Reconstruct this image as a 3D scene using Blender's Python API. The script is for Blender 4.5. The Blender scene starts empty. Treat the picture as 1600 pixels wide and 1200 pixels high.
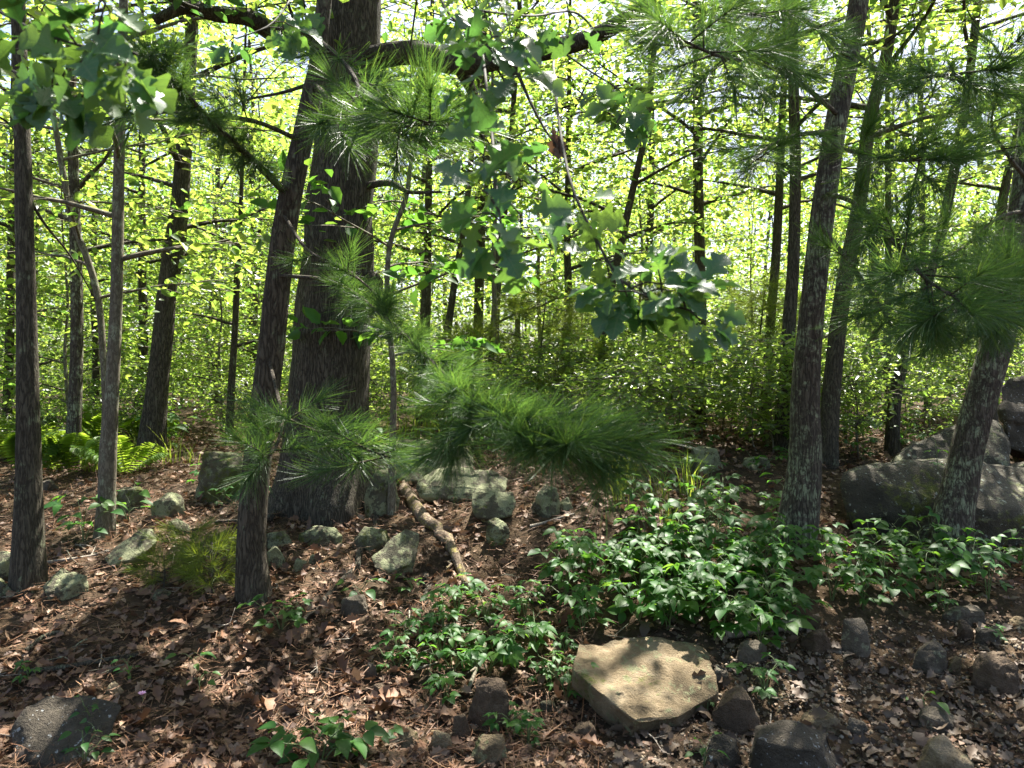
import bpy, bmesh, math, random
import numpy as np
from mathutils import Vector, Matrix, noise as mnoise

scene = bpy.context.scene
COL = scene.collection
PI = math.pi
F = 1164.0            # focal length in photo pixels (1600 wide)
CAMZ = 1.5

# ------------------------------------------------------------------ camera
cd = bpy.data.cameras.new('camera')
cd.sensor_width = 36.0
cd.lens = 36.0 * F / 1600.0
cd.clip_start = 0.05
cd.clip_end = 2000.0
cd.dof.use_dof = True
cd.dof.focus_distance = 5.2
cd.dof.aperture_fstop = 4.6
cam = bpy.data.objects.new('camera', cd)
COL.objects.link(cam)
cam.location = (0, 0, CAMZ)
cam.rotation_euler = (math.radians(90), 0, 0)
scene.camera = cam

# ------------------------------------------------------------------ sky and sun
SUN_AZ, SUN_EL = 24.0, 60.0        # degrees to the right of +Y, above horizon
world = bpy.data.worlds.new('World')
scene.world = world
world.use_nodes = True
wn = world.node_tree.nodes
wn.clear()
sky = wn.new('ShaderNodeTexSky')
sky.sky_type = 'NISHITA'
sky.sun_disc = False
sky.sun_elevation = math.radians(SUN_EL)
sky.sun_rotation = math.radians(SUN_AZ)
sky.air_density = 1.0
sky.dust_density = 3.0
sky.ozone_density = 0.4
bg = wn.new('ShaderNodeBackground')
bg.inputs['Strength'].default_value = 0.065
wo = wn.new('ShaderNodeOutputWorld')
world.node_tree.links.new(sky.outputs[0], bg.inputs['Color'])
world.node_tree.links.new(bg.outputs[0], wo.inputs['Surface'])
sd = bpy.data.lights.new('sun', 'SUN')
sd.energy = 5.0
sd.angle = math.radians(0.53)
sd.color = (1.0, 0.95, 0.86)
sun = bpy.data.objects.new('sun', sd)
COL.objects.link(sun)
sv = Vector((math.sin(math.radians(SUN_AZ)) * math.cos(math.radians(SUN_EL)),
             math.cos(math.radians(SUN_AZ)) * math.cos(math.radians(SUN_EL)),
             math.sin(math.radians(SUN_EL))))
sun.rotation_euler = sv.to_track_quat('Z', 'Y').to_euler()
sun.location = (0, 0, 30)

scene.view_settings.view_transform = 'Standard'
scene.view_settings.look = 'None'
scene.view_settings.gamma = 1.0
scene.view_settings.use_curve_mapping = False
scene.view_settings.exposure = 2.32
cy = scene.cycles
cy.max_bounces = 7
cy.diffuse_bounces = 4
cy.glossy_bounces = 2
cy.transmission_bounces = 3
cy.transparent_max_bounces = 4
cy.caustics_reflective = False
cy.caustics_refractive = False
cy.sample_clamp_indirect = 6.0
cy.use_denoising = True

# ------------------------------------------------------------------ helpers
def nrm(v):
    return v / np.maximum(np.linalg.norm(v, axis=-1, keepdims=True), 1e-9)

def mesh_tris(name, V, T, mat=None, smooth=True):
    V = np.asarray(V, np.float32).reshape(-1, 3)
    T = np.asarray(T, np.int32).reshape(-1, 3)
    me = bpy.data.meshes.new(name)
    me.vertices.add(len(V))
    me.vertices.foreach_set('co', V.ravel())
    me.loops.add(T.size)
    me.loops.foreach_set('vertex_index', T.ravel())
    me.polygons.add(len(T))
    me.polygons.foreach_set('loop_start', np.arange(0, T.size, 3, dtype=np.int32))
    if smooth:
        me.polygons.foreach_set('use_smooth', np.ones(len(T), dtype=bool))
    me.update(calc_edges=True)
    if mat is not None:
        me.materials.append(mat)
    return me

def link(name, me, parent=None, loc=(0, 0, 0), rot=None):
    o = bpy.data.objects.new(name, me)
    COL.objects.link(o)
    o.location = loc
    if rot is not None:
        o.rotation_mode = 'QUATERNION'
        o.rotation_quaternion = rot
    if parent is not None:
        o.parent = parent
    return o

def tag(o, label, cat, group=None):
    o['label'] = label
    o['category'] = cat
    if group:
        o['group'] = group
    return o

def thing(name, label, cat, loc=(0, 0, 0), group=None):
    return tag(link(name, None, None, loc), label, cat, group)

def kind(o, k, label=None, cat=None):
    o['kind'] = k
    if label:
        o['label'] = label
    if cat:
        o['category'] = cat
    return o

class Geo:
    """collects triangle soups"""
    def __init__(self):
        self.V, self.T, self.n = [], [], 0
    def add(self, V, T):
        V = np.asarray(V, float).reshape(-1, 3)
        T = np.asarray(T, int).reshape(-1, 3)
        self.V.append(V)
        self.T.append(T + self.n)
        self.n += len(V)
    def mesh(self, name, mat, base=None, smooth=True):
        V = np.concatenate(self.V)
        if base is not None:
            V = V - np.asarray(base, float)
        return mesh_tris(name, V, np.concatenate(self.T), mat, smooth)

def frames(D, U):
    """rows: leaf direction D (y axis), approximate normal U -> (N,3,3) with columns x,y,z"""
    y = nrm(D)
    z = U - (U * y).sum(-1, keepdims=True) * y
    z = nrm(z)
    x = np.cross(y, z)
    return np.stack([x, y, z], axis=-1)

def scatter(tv, tf, P, D, U, S, curl=None, fold=None):
    """copies of a template leaf: returns V, T"""
    N, K = len(P), len(tv)
    L = np.repeat(tv[None], N, 0)
    if curl is not None:
        L[:, :, 2] += curl[:, None] * (L[:, :, 1] - .4) ** 2
    if fold is not None:
        L[:, :, 2] += fold[:, None] * np.abs(L[:, :, 0])
    L = L * S[:, None, None]
    R = frames(D, U)
    W = np.einsum('nij,nkj->nki', R, L) + P[:, None, :]
    T = tf[None] + (np.arange(N) * K)[:, None, None]
    return W.reshape(-1, 3), T.reshape(-1, 3)

def catmull(pts, n):
    P = np.asarray(pts, float)
    if len(P) == 2:
        t = np.linspace(0, 1, n)[:, None]
        return P[0] * (1 - t) + P[1] * t
    Q = np.vstack([2 * P[0] - P[1], P, 2 * P[-1] - P[-2]])
    out = []
    m = len(P) - 1
    for u in np.linspace(0, m, n):
        i = min(int(u), m - 1)
        t = u - i
        a, b, c, d = Q[i], Q[i + 1], Q[i + 2], Q[i + 3]
        out.append(.5 * ((2 * b) + (c - a) * t + (2 * a - 5 * b + 4 * c - d) * t * t + (3 * b - a - 3 * c + d) * t ** 3))
    return np.array(out)

def tube(pts, rad, sides=6, rough=0.0, seed=0, lobes=None, cap=True):
    P = np.asarray(pts, float)
    n = len(P)
    r = np.asarray(rad, float) * np.ones(n)
    tg = np.gradient(P, axis=0)
    tg = nrm(tg)
    ref = np.array([1.0, 0, 0]) if abs(tg[0][2]) > .6 else np.array([0, 0, 1.0])
    a = np.linspace(0, 2 * PI, sides, endpoint=False)
    V = np.zeros((n, sides, 3))
    rs = np.random.RandomState(seed)
    ph = rs.rand(4) * 6
    for i in range(n):
        u = ref - ref.dot(tg[i]) * tg[i]
        u /= max(np.linalg.norm(u), 1e-6)
        w = np.cross(tg[i], u)
        rr = r[i] * np.ones(sides)
        if rough:
            rr = rr * (1 + rough * (np.sin(3 * a + ph[0] + i * .35) + .7 * np.sin(5 * a + ph[1] - i * .5) + .8 * (rs.rand(sides) - .5)))
        if lobes is not None:
            k, amp = lobes
            rr = rr * (1 + amp[i] * np.cos(k * a + ph[2]))
        V[i] = P[i] + np.outer(np.cos(a) * rr, u) + np.outer(np.sin(a) * rr, w)
    idx = np.arange(n * sides).reshape(n, sides)
    A = idx[:-1].ravel(); B = np.roll(idx[:-1], -1, 1).ravel()
    C = np.roll(idx[1:], -1, 1).ravel(); D = idx[1:].ravel()
    T = np.concatenate([np.stack([A, B, C], 1), np.stack([A, C, D], 1)])
    Vf = V.reshape(-1, 3)
    if cap:
        Vf = np.vstack([Vf, P[-1]])
        e = idx[-1]
        T = np.vstack([T, np.stack([e, np.roll(e, -1), np.full(sides, len(Vf) - 1)], 1)])
    return Vf, T

# ------------------------------------------------------------------ terrain height
PROF = {
    -.65: ([2.0, 2.6, 3.2, 4.1, 4.9, 6.5, 8, 12, 20, 40], [-.02, 0, .12, .32, .45, .55, .62, .8, 1.0, 1.15]),
    -.30: ([2.0, 2.6, 3.1, 3.9, 4.6, 5.3, 6.2, 8, 12, 20, 40], [-.02, 0, .06, .30, .48, .60, .70, .78, .9, 1.05, 1.2]),
    .02: ([2.0, 2.6, 3.3, 3.8, 4.45, 4.75, 5.0, 6, 8, 12, 20, 40], [-.02, 0, .05, .2, .36, .55, .66, .84, .95, 1.0, 1.1, 1.2]),
    .38: ([2.0, 2.6, 3.2, 3.6, 4.2, 4.8, 5.5, 6.5, 8, 12, 20, 40], [-.03, -.02, .02, .13, .33, .44, .58, .8, .95, 1.05, 1.15, 1.3]),
    .60: ([2.0, 2.6, 3.2, 3.6, 4.2, 4.8, 5.4, 6.2, 7, 9, 12, 20, 40], [-.03, -.02, .02, .12, .27, .33, .40, .66, .85, 1.0, 1.1, 1.2, 1.3]),
}
def ground_z(x, y):
    x = np.asarray(x, float); y = np.asarray(y, float)
    u = np.clip(x / np.maximum(y, 2.5), -.65, .60)
    ks = sorted(PROF)
    zs = np.stack([np.interp(y, *PROF[k]) for k in ks])
    z = np.zeros_like(zs[0])
    for i in range(len(ks) - 1):
        a, b = ks[i], ks[i + 1]
        t = np.clip((u - a) / (b - a), 0, 1)
        t = t * t * (3 - 2 * t)
        m = (u >= a) & (u <= b)
        z = np.where(m, zs[i] * (1 - t) + zs[i + 1] * t, z)
    near = np.clip((y - 2.2) / 1.5, 0.15, 1)
    n = (.020 * np.sin(2.1 * x + 1.3 * y + .4) + .016 * np.sin(4.7 * x - 3.1 * y + 1.1) + .010 * np.sin(8.3 * x + 6.7 * y)
         + .006 * np.sin(17 * x - 13 * y + 2) + .005 * np.sin(27 * x + 23 * y + 1))
    far = .10 * np.sin(.45 * x + .8) * np.sin(.38 * y + .3) * np.clip((y - 8) / 10, 0, 1)
    return z + n * near + far

def gz(x, y):
    return float(ground_z(np.array([x]), np.array([y]))[0])

_ys = np.concatenate([np.arange(2.0, 12, .01), np.arange(12, 60, .1)])
def hit(px, py):
    """the ground point seen at photo pixel (px, py)"""
    rx, rz = (px - 800) / F, (600 - py) / F
    g = ground_z(rx * _ys, _ys)
    m = CAMZ + rz * _ys <= g
    i = int(np.argmax(m)) if m.any() else len(_ys) - 1
    y = _ys[i]
    return np.array([rx * y, y, float(g[i])])

def w(px, py, d):
    return np.array([(px - 800) / F * d, d, CAMZ + (600 - py) / F * d])

# ------------------------------------------------------------------ landmarks used to word labels
MARKS = {k: hit(*v) for k, v in {
    'the tan boulder': (1000, 1150), 'the dark speckled boulder': (100, 1190), 'the leaning pine': (398, 955), 'the slim dark oak': (45, 935),
    'the lichen-crusted pine': (1242, 870), 'the mossy root': (745, 940), 'the dark flat slab': (1240, 1190), 'the rounded pale grey stone': (1338, 1030),
    'the cracked grey rock': (1450, 1060), 'the big grey boulder': (1450, 850), 'the buff cobbles': (650, 1170), 'the ledge rocks': (690, 770),
    'the wedge-shaped rock': (205, 880), 'the tan wedge of rock': (1480, 1195), 'the pink flower': (222, 1108), 'the upright brown rock': (762, 1150),
    'the rubble heap': (250, 805), 'the sunlit lichened rock': (1100, 742), 'the big oak': (514, 800), 'the split pale stone': (553, 971)}.items()}
WOODMARKS = {k: ((px - 800) / F * d, d) for k, (px, d) in {
    'the kinked oak': (236, 8.2), 'the lichen-spotted young tree': (112, 7.6), 'the S-bent tree': (930, 8.6), 'the slender dark tree': (1092, 9.5),
    'the big oak': (514, 7.5), 'the curved stem': (1294, 7.4), 'the fork-trunked tree': (1548, 8.0), 'the mottled tree': (766, 9.2), 'the straight thin sapling': (358, 9.0)}.items()}
def near(p, marks=MARKS):
    return min(marks, key=lambda k: (marks[k][0] - p[0]) ** 2 + (marks[k][1] - p[1]) ** 2)

# ------------------------------------------------------------------ materials
def newmat(name):
    m = bpy.data.materials.new(name)
    m.use_nodes = True
    nt = m.node_tree
    nt.nodes.clear()
    out = nt.nodes.new('ShaderNodeOutputMaterial')
    return m, nt, out

def node(nt, typ, **kw):
    n = nt.nodes.new(typ)
    for k, v in kw.items():
        if k.startswith('i_'):
            n.inputs[k[2:].replace('_', ' ')].default_value = v
        else:
            setattr(n, k, v)
    return n

def ramp(nt, src, stops, interp='LINEAR'):
    r = nt.nodes.new('ShaderNodeValToRGB')
    r.color_ramp.interpolation = interp
    e = r.color_ramp.elements
    while len(e) < len(stops):
        e.new(.5)
    for k, (p, c) in enumerate(stops):
        e[k].position = p
        e[k].color = (*c, 1) if len(c) == 3 else c
    nt.links.new(src, r.inputs[0])
    return r.outputs[0]

def noise(nt, vec, scale, detail=4, rough=.6):
    n = node(nt, 'ShaderNodeTexNoise')
    n.inputs['Scale'].default_value = scale
    n.inputs['Detail'].default_value = detail
    n.inputs['Roughness'].default_value = rough
    if vec is not None:
        nt.links.new(vec, n.inputs['Vector'])
    return n.outputs[0]

def mix(nt, fac, a, b, mode='MIX'):
    m = nt.nodes.new('ShaderNodeMix')
    m.data_type = 'RGBA'
    m.blend_type = mode
    if hasattr(fac, 'is_linked'):
        nt.links.new(fac, m.inputs[0])
    else:
        m.inputs[0].default_value = fac
    for s, k in ((a, 6), (b, 7)):
        if hasattr(s, 'is_linked'):
            nt.links.new(s, m.inputs[k])
        else:
            m.inputs[k].default_value = (*s, 1)
    return m.outputs[2]

def bump(nt, h, strength, dist):
    b = nt.nodes.new('ShaderNodeBump')
    b.inputs['Strength'].default_value = strength
    b.inputs['Distance'].default_value = dist
    nt.links.new(h, b.inputs['Height'])
    return b.outputs[0]

def leaf_mat(name, cols, tcols, rough=.42, tmix=.5, gloss=.35, veins=False):
    """thin leaf: reflected and transmitted colour vary leaf by leaf"""
    m, nt, out = newmat(name)
    g = node(nt, 'ShaderNodeNewGeometry')
    oi = node(nt, 'ShaderNodeObjectInfo')
    a = node(nt, 'ShaderNodeMath', operation='MULTIPLY'); a.inputs[1].default_value = .37
    nt.links.new(oi.outputs['Random'], a.inputs[0])
    s = node(nt, 'ShaderNodeMath', operation='ADD')
    nt.links.new(g.outputs['Random Per Island'], s.inputs[0]); nt.links.new(a.outputs[0], s.inputs[1])
    fr = node(nt, 'ShaderNodeMath', operation='FRACT'); nt.links.new(s.outputs[0], fr.inputs[0])
    n = len(cols)
    c1 = ramp(nt, fr.outputs[0], [(i / max(n - 1, 1), c) for i, c in enumerate(cols)])
    c2 = ramp(nt, fr.outputs[0], [(i / max(n - 1, 1), c) for i, c in enumerate(tcols)])
    tc = node(nt, 'ShaderNodeTexCoord')
    nz = noise(nt, tc.outputs['Object'], 35, 2)
    v = ramp(nt, nz, [(.3, (.8, .8, .8)), (.7, (1.12, 1.12, 1.12))])
    c1 = mix(nt, 1.0, c1, v, 'MULTIPLY')
    p = node(nt, 'ShaderNodeBsdfPrincipled')
    p.inputs['Roughness'].default_value = rough
    p.inputs['Specular IOR Level'].default_value = gloss
    if veins:
        sx = node(nt, 'ShaderNodeSeparateXYZ'); nt.links.new(tc.outputs['Object'], sx.inputs[0])
        ax = node(nt, 'ShaderNodeMath', operation='ABSOLUTE'); nt.links.new(sx.outputs[0], ax.inputs[0])
        q = node(nt, 'ShaderNodeMath', operation='MULTIPLY_ADD'); q.inputs[1].default_value = -.75
        nt.links.new(ax.outputs[0], q.inputs[0]); nt.links.new(sx.outputs[1], q.inputs[2])
        sn = node(nt, 'ShaderNodeMath', operation='SINE')
        q2 = node(nt, 'ShaderNodeMath', operation='MULTIPLY'); q2.inputs[1].default_value = 52
        nt.links.new(q.outputs[0], q2.inputs[0]); nt.links.new(q2.outputs[0], sn.inputs[0])
        vr = ramp(nt, sn.outputs[0], [(.84, (0, 0, 0)), (.98, (1, 1, 1))])
        mr = ramp(nt, ax.outputs[0], [(.012, (1, 1, 1)), (.022, (0, 0, 0))])
        vm = mix(nt, 1.0, vr, mr, 'ADD')
        c1 = mix(nt, vm, c1, mix(nt, .35, c1, (.22, .30, .12)))
        c2 = mix(nt, vm, c2, mix(nt, .4, c2, (.06, .14, .02)))
        bl = mix(nt, .3, vm, nz)
        nt.links.new(bump(nt, bl, .5, .002), p.inputs['Normal'])
    nt.links.new(c1, p.inputs['Base Color'])
    t = node(nt, 'ShaderNodeBsdfTranslucent')
    nt.links.new(c2, t.inputs['Color'])
    mx = node(nt, 'ShaderNodeMixShader')
    mx.inputs[0].default_value = tmix
    nt.links.new(p.outputs[0], mx.inputs[1]); nt.links.new(t.outputs[0], mx.inputs[2])
    nt.links.new(mx.outputs[0], out.inputs['Surface'])
    return m

M = {}
M['leaf_wood'] = leaf_mat('leaf_wood', [(.045, .105, .012), (.065, .13, .016), (.03, .08, .012), (.085, .14, .02)],
                          [(.32, .52, .06), (.48, .62, .085), (.18, .38, .05), (.56, .64, .11)], .36, .5, .6)
M['leaf_oak'] = leaf_mat('leaf_oak', [(.05, .125, .055), (.06, .14, .06), (.042, .11, .05), (.075, .15, .05)],
                         [(.12, .30, .05), (.16, .34, .05), (.12, .30, .05), (.28, .44, .05)], .42, .36, .5, True)
M['leaf_low'] = leaf_mat('leaf_low', [(.03, .115, .02), (.045, .14, .024), (.025, .09, .018), (.07, .16, .026)],
                         [(.13, .32, .035), (.18, .38, .04), (.10, .27, .03), (.24, .42, .04)], .5, .45, .3)
M['leaf_shrub'] = leaf_mat('leaf_shrub', [(.06, .12, .03), (.085, .15, .04), (.045, .10, .028)],
                           [(.34, .5, .07), (.46, .6, .1), (.24, .42, .06)], .34, .5, .6)
M['needle'] = leaf_mat('needle', [(.035, .085, .03), (.05, .11, .035), (.028, .075, .03), (.07, .13, .035)],
                       [(.12, .25, .04), (.17, .32, .04), (.1, .22, .04), (.24, .36, .04)], .45, .35, .35)
M['needle_seedling'] = leaf_mat('needle_seedling', [(.09, .13, .02), (.11, .15, .025), (.07, .11, .02)],
                       [(.25, .33, .03), (.3, .37, .03), (.2, .3, .03)], .5, .35, .3)
M['fern'] = leaf_mat('fern', [(.06, .13, .02), (.08, .15, .025)], [(.32, .48, .04), (.40, .54, .05)], .5, .5, .3)
M['grass'] = leaf_mat('grass', [(.07, .13, .025), (.10, .15, .03)], [(.34, .46, .05), (.42, .5, .06)], .5, .48, .3)
M['dead_leaf'] = leaf_mat('dead_leaf', [(.19, .11, .065), (.12, .062, .036), (.32, .22, .145), (.075, .04, .026), (.24, .13, .075), (.15, .10, .07)],
                          [(.16, .08, .04), (.1, .05, .025), (.22, .12, .06), (.06, .03, .015), (.18, .09, .04), (.12, .08, .05)], .6, .18, .3)
M['dead_leaf_grey'] = leaf_mat('dead_leaf_grey', [(.13, .095, .065), (.085, .06, .042), (.20, .15, .105), (.065, .045, .032), (.15, .105, .07)],
                          [(.1, .07, .05)] * 5, .6, .12, .3)
M['dead_needle'] = leaf_mat('dead_needle', [(.20, .10, .05), (.14, .065, .035), (.28, .16, .085)], [(.1, .05, .02)] * 3, .6, .1, .3)

def bark_mat(name, dark, light, lichen=None, lich_amt=.0, fx=26, fz=4.5, depth=.012, plate=0.0):
    m, nt, out = newmat(name)
    tc = node(nt, 'ShaderNodeTexCoord')
    mp = node(nt, 'ShaderNodeMapping')
    mp.inputs['Scale'].default_value = (fx, fx, fz)
    nt.links.new(tc.outputs['Object'], mp.inputs['Vector'])
    dn = noise(nt, tc.outputs['Object'], 6, 3)
    vadd = node(nt, 'ShaderNodeVectorMath', operation='ADD')
    nt.links.new(mp.outputs[0], vadd.inputs[0])
    sc = node(nt, 'ShaderNodeVectorMath', operation='SCALE'); sc.inputs['Scale'].default_value = 1.6
    cmb = node(nt, 'ShaderNodeCombineXYZ'); nt.links.new(dn, cmb.inputs[0]); nt.links.new(dn, cmb.inputs[1])
    nt.links.new(cmb.outputs[0], sc.inputs[0]); nt.links.new(sc.outputs[0], vadd.inputs[1])
    rn = node(nt, 'ShaderNodeTexNoise')
    rn.inputs['Scale'].default_value = 1.0; rn.inputs['Detail'].default_value = 3.0; rn.inputs['Distortion'].default_value = .6
    nt.links.new(vadd.outputs[0], rn.inputs['Vector'])
    sb = node(nt, 'ShaderNodeMath', operation='SUBTRACT'); sb.inputs[1].default_value = .5
    nt.links.new(rn.outputs[0], sb.inputs[0])
    ab = node(nt, 'ShaderNodeMath', operation='ABSOLUTE'); nt.links.new(sb.outputs[0], ab.inputs[0])
    fur = ramp(nt, ab.outputs[0], [(.0, (0, 0, 0)), (.13, (1, 1, 1))])
    n1 = noise(nt, mp.outputs[0], 1.6, 6, .7)
    n2 = noise(nt, tc.outputs['Object'], 60, 4, .7)
    hgt = mix(nt, .45, fur, n1)
    hgt = mix(nt, .25, hgt, n2)
    col = ramp(nt, hgt, [(.22, dark), (.72, light)])
    if lichen is not None:
        ln = noise(nt, tc.outputs['Object'], 9, 6, .68)
        ln2 = noise(nt, tc.outputs['Object'], 34, 4, .7)
        lf = mix(nt, .35, ln, ln2)
        lm = ramp(nt, lf, [(.60 - lich_amt, (0, 0, 0)), (.66 - lich_amt, (1, 1, 1))])
        lm2 = mix(nt, 1.0, lm, fur, 'MULTIPLY')
        col = mix(nt, lm2, col, lichen)
    p = node(nt, 'ShaderNodeBsdfPrincipled')
    p.inputs['Roughness'].default_value = .9
    p.inputs['Specular IOR Level'].default_value = .2
    nt.links.new(col, p.inputs['Base Color'])
    nt.links.new(bump(nt, hgt, 1.0, depth), p.inputs['Normal'])
    nt.links.new(p.outputs[0], out.inputs['Surface'])
    return m

M['bark_oak'] = bark_mat('bark_oak', (.02, .017, .012), (.115, .10, .075), (.14, .16, .10), .04, 62, 9, .02)
M['bark_pine'] = bark_mat('bark_pine', (.022, .017, .012), (.10, .083, .06), (.14, .16, .10), .05, 46, 9, .014)
M['bark_lichen'] = bark_mat('bark_lichen', (.028, .022, .017), (.11, .092, .072), (.25, .28, .18), .11, 50, 9, .014)
M['bark_thin'] = bark_mat('bark_thin', (.022, .019, .013), (.092, .08, .057), (.16, .18, .11), .06, 70, 10, .008)
M['bark_sapling'] = bark_mat('bark_sapling', (.07, .06, .042), (.17, .15, .11), (.24, .26, .18), .09, 50, 16, .003)
M['wood_dead'] = bark_mat('wood_dead', (.12, .10, .08), (.32, .28, .23), None, 0, 60, 10, .003)
M['root_moss'] = bark_mat('root_moss', (.06, .04, .025), (.22, .17, .12), (.22, .19, .04), .10, 40, 30, .006)

def rock_mat(name, base, vary, lichen=(.33, .36, .26), lich=.0, speck=None, moss=.0, scale=1.0, rough=.85):
    m, nt, out = newmat(name)
    tc = node(nt, 'ShaderNodeTexCoord')
    oi = node(nt, 'ShaderNodeObjectInfo')
    off = node(nt, 'ShaderNodeVectorMath', operation='ADD')
    sc = node(nt, 'ShaderNodeMath', operation='MULTIPLY'); sc.inputs[1].default_value = 37.0
    nt.links.new(oi.outputs['Random'], sc.inputs[0])
    nt.links.new(tc.outputs['Object'], off.inputs[0]); nt.links.new(sc.outputs[0], off.inputs[1])
    v = off.outputs[0]
    n1 = noise(nt, v, 7 * scale, 7, .65)
    n2 = noise(nt, v, 42 * scale, 5, .7)
    n3 = noise(nt, v, 140 * scale, 3, .7)
    col = ramp(nt, n1, [(.28, tuple(c * .55 for c in base)), (.5, base), (.72, vary)])
    col = mix(nt, .55, col, ramp(nt, n2, [(.3, (.45, .43, .4)), (.7, (1.0, 1.0, 1.0))]), 'MULTIPLY')
    if lich > 0:
        ln = mix(nt, .38, noise(nt, v, 11 * scale, 5, .6), n2)
        lm = ramp(nt, ln, [(.60 - lich * .25, (0, 0, 0)), (.635 - lich * .25, (1, 1, 1))])
        lc = ramp(nt, n3, [(.3, tuple(c * .6 for c in lichen)), (.65, lichen)])
        col = mix(nt, lm, col, lc)
    if moss > 0:
        mn = mix(nt, .4, noise(nt, v, 5 * scale, 4, .6), n2)
        mm = ramp(nt, mn, [(.60 - moss * .25, (0, 0, 0)), (.68 - moss * .25, (1, 1, 1))])
        mc = ramp(nt, n3, [(.3, (.05, .06, .012)), (.7, (.13, .14, .03))])
        col = mix(nt, mm, col, mc)
    if speck:
        sn = mix(nt, .3, noise(nt, v, 58 * scale, 3, .6), n1)
        sm = ramp(nt, sn, [(.60, (0, 0, 0)), (.635, (1, 1, 1))])
        col = mix(nt, sm, col, speck)
    p = node(nt, 'ShaderNodeBsdfPrincipled')
    p.inputs['Roughness'].default_value = rough
    p.inputs['Specular IOR Level'].default_value = .25
    nt.links.new(col, p.inputs['Base Color'])
    h = mix(nt, .4, mix(nt, .5, n1, n2), n3)
    nt.links.new(bump(nt, h, 1.0, .04), p.inputs['Normal'])
    nt.links.new(p.outputs[0], out.inputs['Surface'])
    return m

M['rock_tan'] = rock_mat('rock_tan', (.22, .165, .095), (.36, .29, .19), (.24, .24, .13), .2, None, .12, .8)
M['rock_dark'] = rock_mat('rock_dark', (.072, .06, .044), (.12, .10, .074), (.3, .31, .3), .0, (.34, .35, .34), .12, .8)
M['rock_grey'] = rock_mat('rock_grey', (.135, .112, .082), (.22, .185, .14), (.28, .28, .18), .12, None, .0)
M['rock_lichen'] = rock_mat('rock_lichen', (.125, .115, .075), (.2, .185, .13), (.30, .315, .18), .5, None, .2)
M['rock_moss'] = rock_mat('rock_moss', (.12, .11, .07), (.19, .175, .12), (.28, .30, .17), .34, None, .42)
M['rock_brown'] = rock_mat('rock_brown', (.13, .092, .06), (.21, .155, .10), (.3, .3, .2), .0, None, .0)
M['rock_big'] = rock_mat('rock_big', (.075, .066, .047), (.135, .12, .088), (.23, .23, .14), .2, (.30, .32, .26), .22, .5)

def soil_mat():
    m, nt, out = newmat('forest_soil')
    tc = node(nt, 'ShaderNodeTexCoord')
    v = tc.outputs['Object']
    n1 = noise(nt, v, 1.3, 6, .6)
    n2 = noise(nt, v, 16, 6, .7)
    n3 = noise(nt, v, 75, 4, .75)
    col = ramp(nt, n2, [(.3, (.03, .022, .015)), (.55, (.07, .05, .033)), (.75, (.13, .095, .065))])
    clay = ramp(nt, n2, [(.3, (.045, .03, .018)), (.6, (.11, .075, .044)), (.8, (.2, .145, .09))])
    col = mix(nt, ramp(nt, n1, [(.45, (0, 0, 0)), (.6, (1, 1, 1))]), col, clay)
    col = mix(nt, .5, col, ramp(nt, n3, [(.3, (.4, .4, .4)), (.7, (1.15, 1.1, 1.05))]), 'MULTIPLY')
    p = node(nt, 'ShaderNodeBsdfPrincipled')
    p.inputs['Roughness'].default_value = .95
    p.inputs['Specular IOR Level'].default_value = .1
    nt.links.new(col, p.inputs['Base Color'])
    nt.links.new(bump(nt, mix(nt, .5, n2, n3), 1.0, .03), p.inputs['Normal'])
    nt.links.new(p.outputs[0], out.inputs['Surface'])
    return m
M['soil'] = soil_mat()

def plain(name, col, rough=.6):
    m, nt, out = newmat(name)
    tc = node(nt, 'ShaderNodeTexCoord')
    n = noise(nt, tc.outputs['Object'], 60, 3)
    c = mix(nt, n, tuple(x * .75 for x in col), tuple(min(1, x * 1.2) for x in col))
    p = node(nt, 'ShaderNodeBsdfPrincipled')
    p.inputs['Roughness'].default_value = rough
    nt.links.new(c, p.inputs['Base Color'])
    nt.links.new(p.outputs[0], out.inputs['Surface'])
    return m
M['stem_green'] = plain('stem_green', (.09, .13, .04))
M['stem_brown'] = plain('stem_brown', (.035, .03, .02), .85)
M['petal'] = plain('petal', (.75, .42, .58))
M['pebble'] = leaf_mat('pebble', [(.2, .155, .1), (.12, .10, .08), (.26, .21, .15), (.09, .07, .05), (.24, .17, .09), (.3, .26, .2)],
                       [(0, 0, 0)] * 6, .8, 0.0, .25)

# ------------------------------------------------------------------ ground sheet
def axis(parts):
    out = []
    for a, b, s in parts:
        out.append(np.arange(a, b, s))
    return np.concatenate(out + [np.array([parts[-1][1]])])
gx = axis([(-400, -60, 34), (-60, -16, 4), (-16, -6, .5), (-6, -4, .1), (-4, 4, .035), (4, 6, .1), (6, 16, .5), (16, 60, 4), (60, 400, 34)])
gy = axis([(-200, -10, 19), (-10, 1.5, .8), (1.5, 2.4, .1), (2.4, 6.6, .035), (6.6, 12, .12), (12, 30, .6), (30, 80, 3), (80, 600, 40)])
X, Y = np.meshgrid(gx, gy)
Z = ground_z(X, Y)
rs = np.random.RandomState(3)
nearm = (np.abs(X) < 5) & (Y > 2.2) & (Y < 7)
Z = Z + np.where(nearm, (rs.rand(*Z.shape) - .5) * .012, 0)
idx = np.arange(X.size).reshape(X.shape)
A, B, C, D = idx[:-1, :-1].ravel(), idx[:-1, 1:].ravel(), idx[1:, 1:].ravel(), idx[1:, :-1].ravel()
T = np.concatenate([np.stack([A, B, C], 1), np.stack([A, C, D], 1)])
kind(link('ground', mesh_tris('ground', np.stack([X, Y, Z], -1).reshape(-1, 3), T, M['soil'])), 'structure',
     'brown forest floor rising in a stony bank from the road edge', 'ground')

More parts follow.
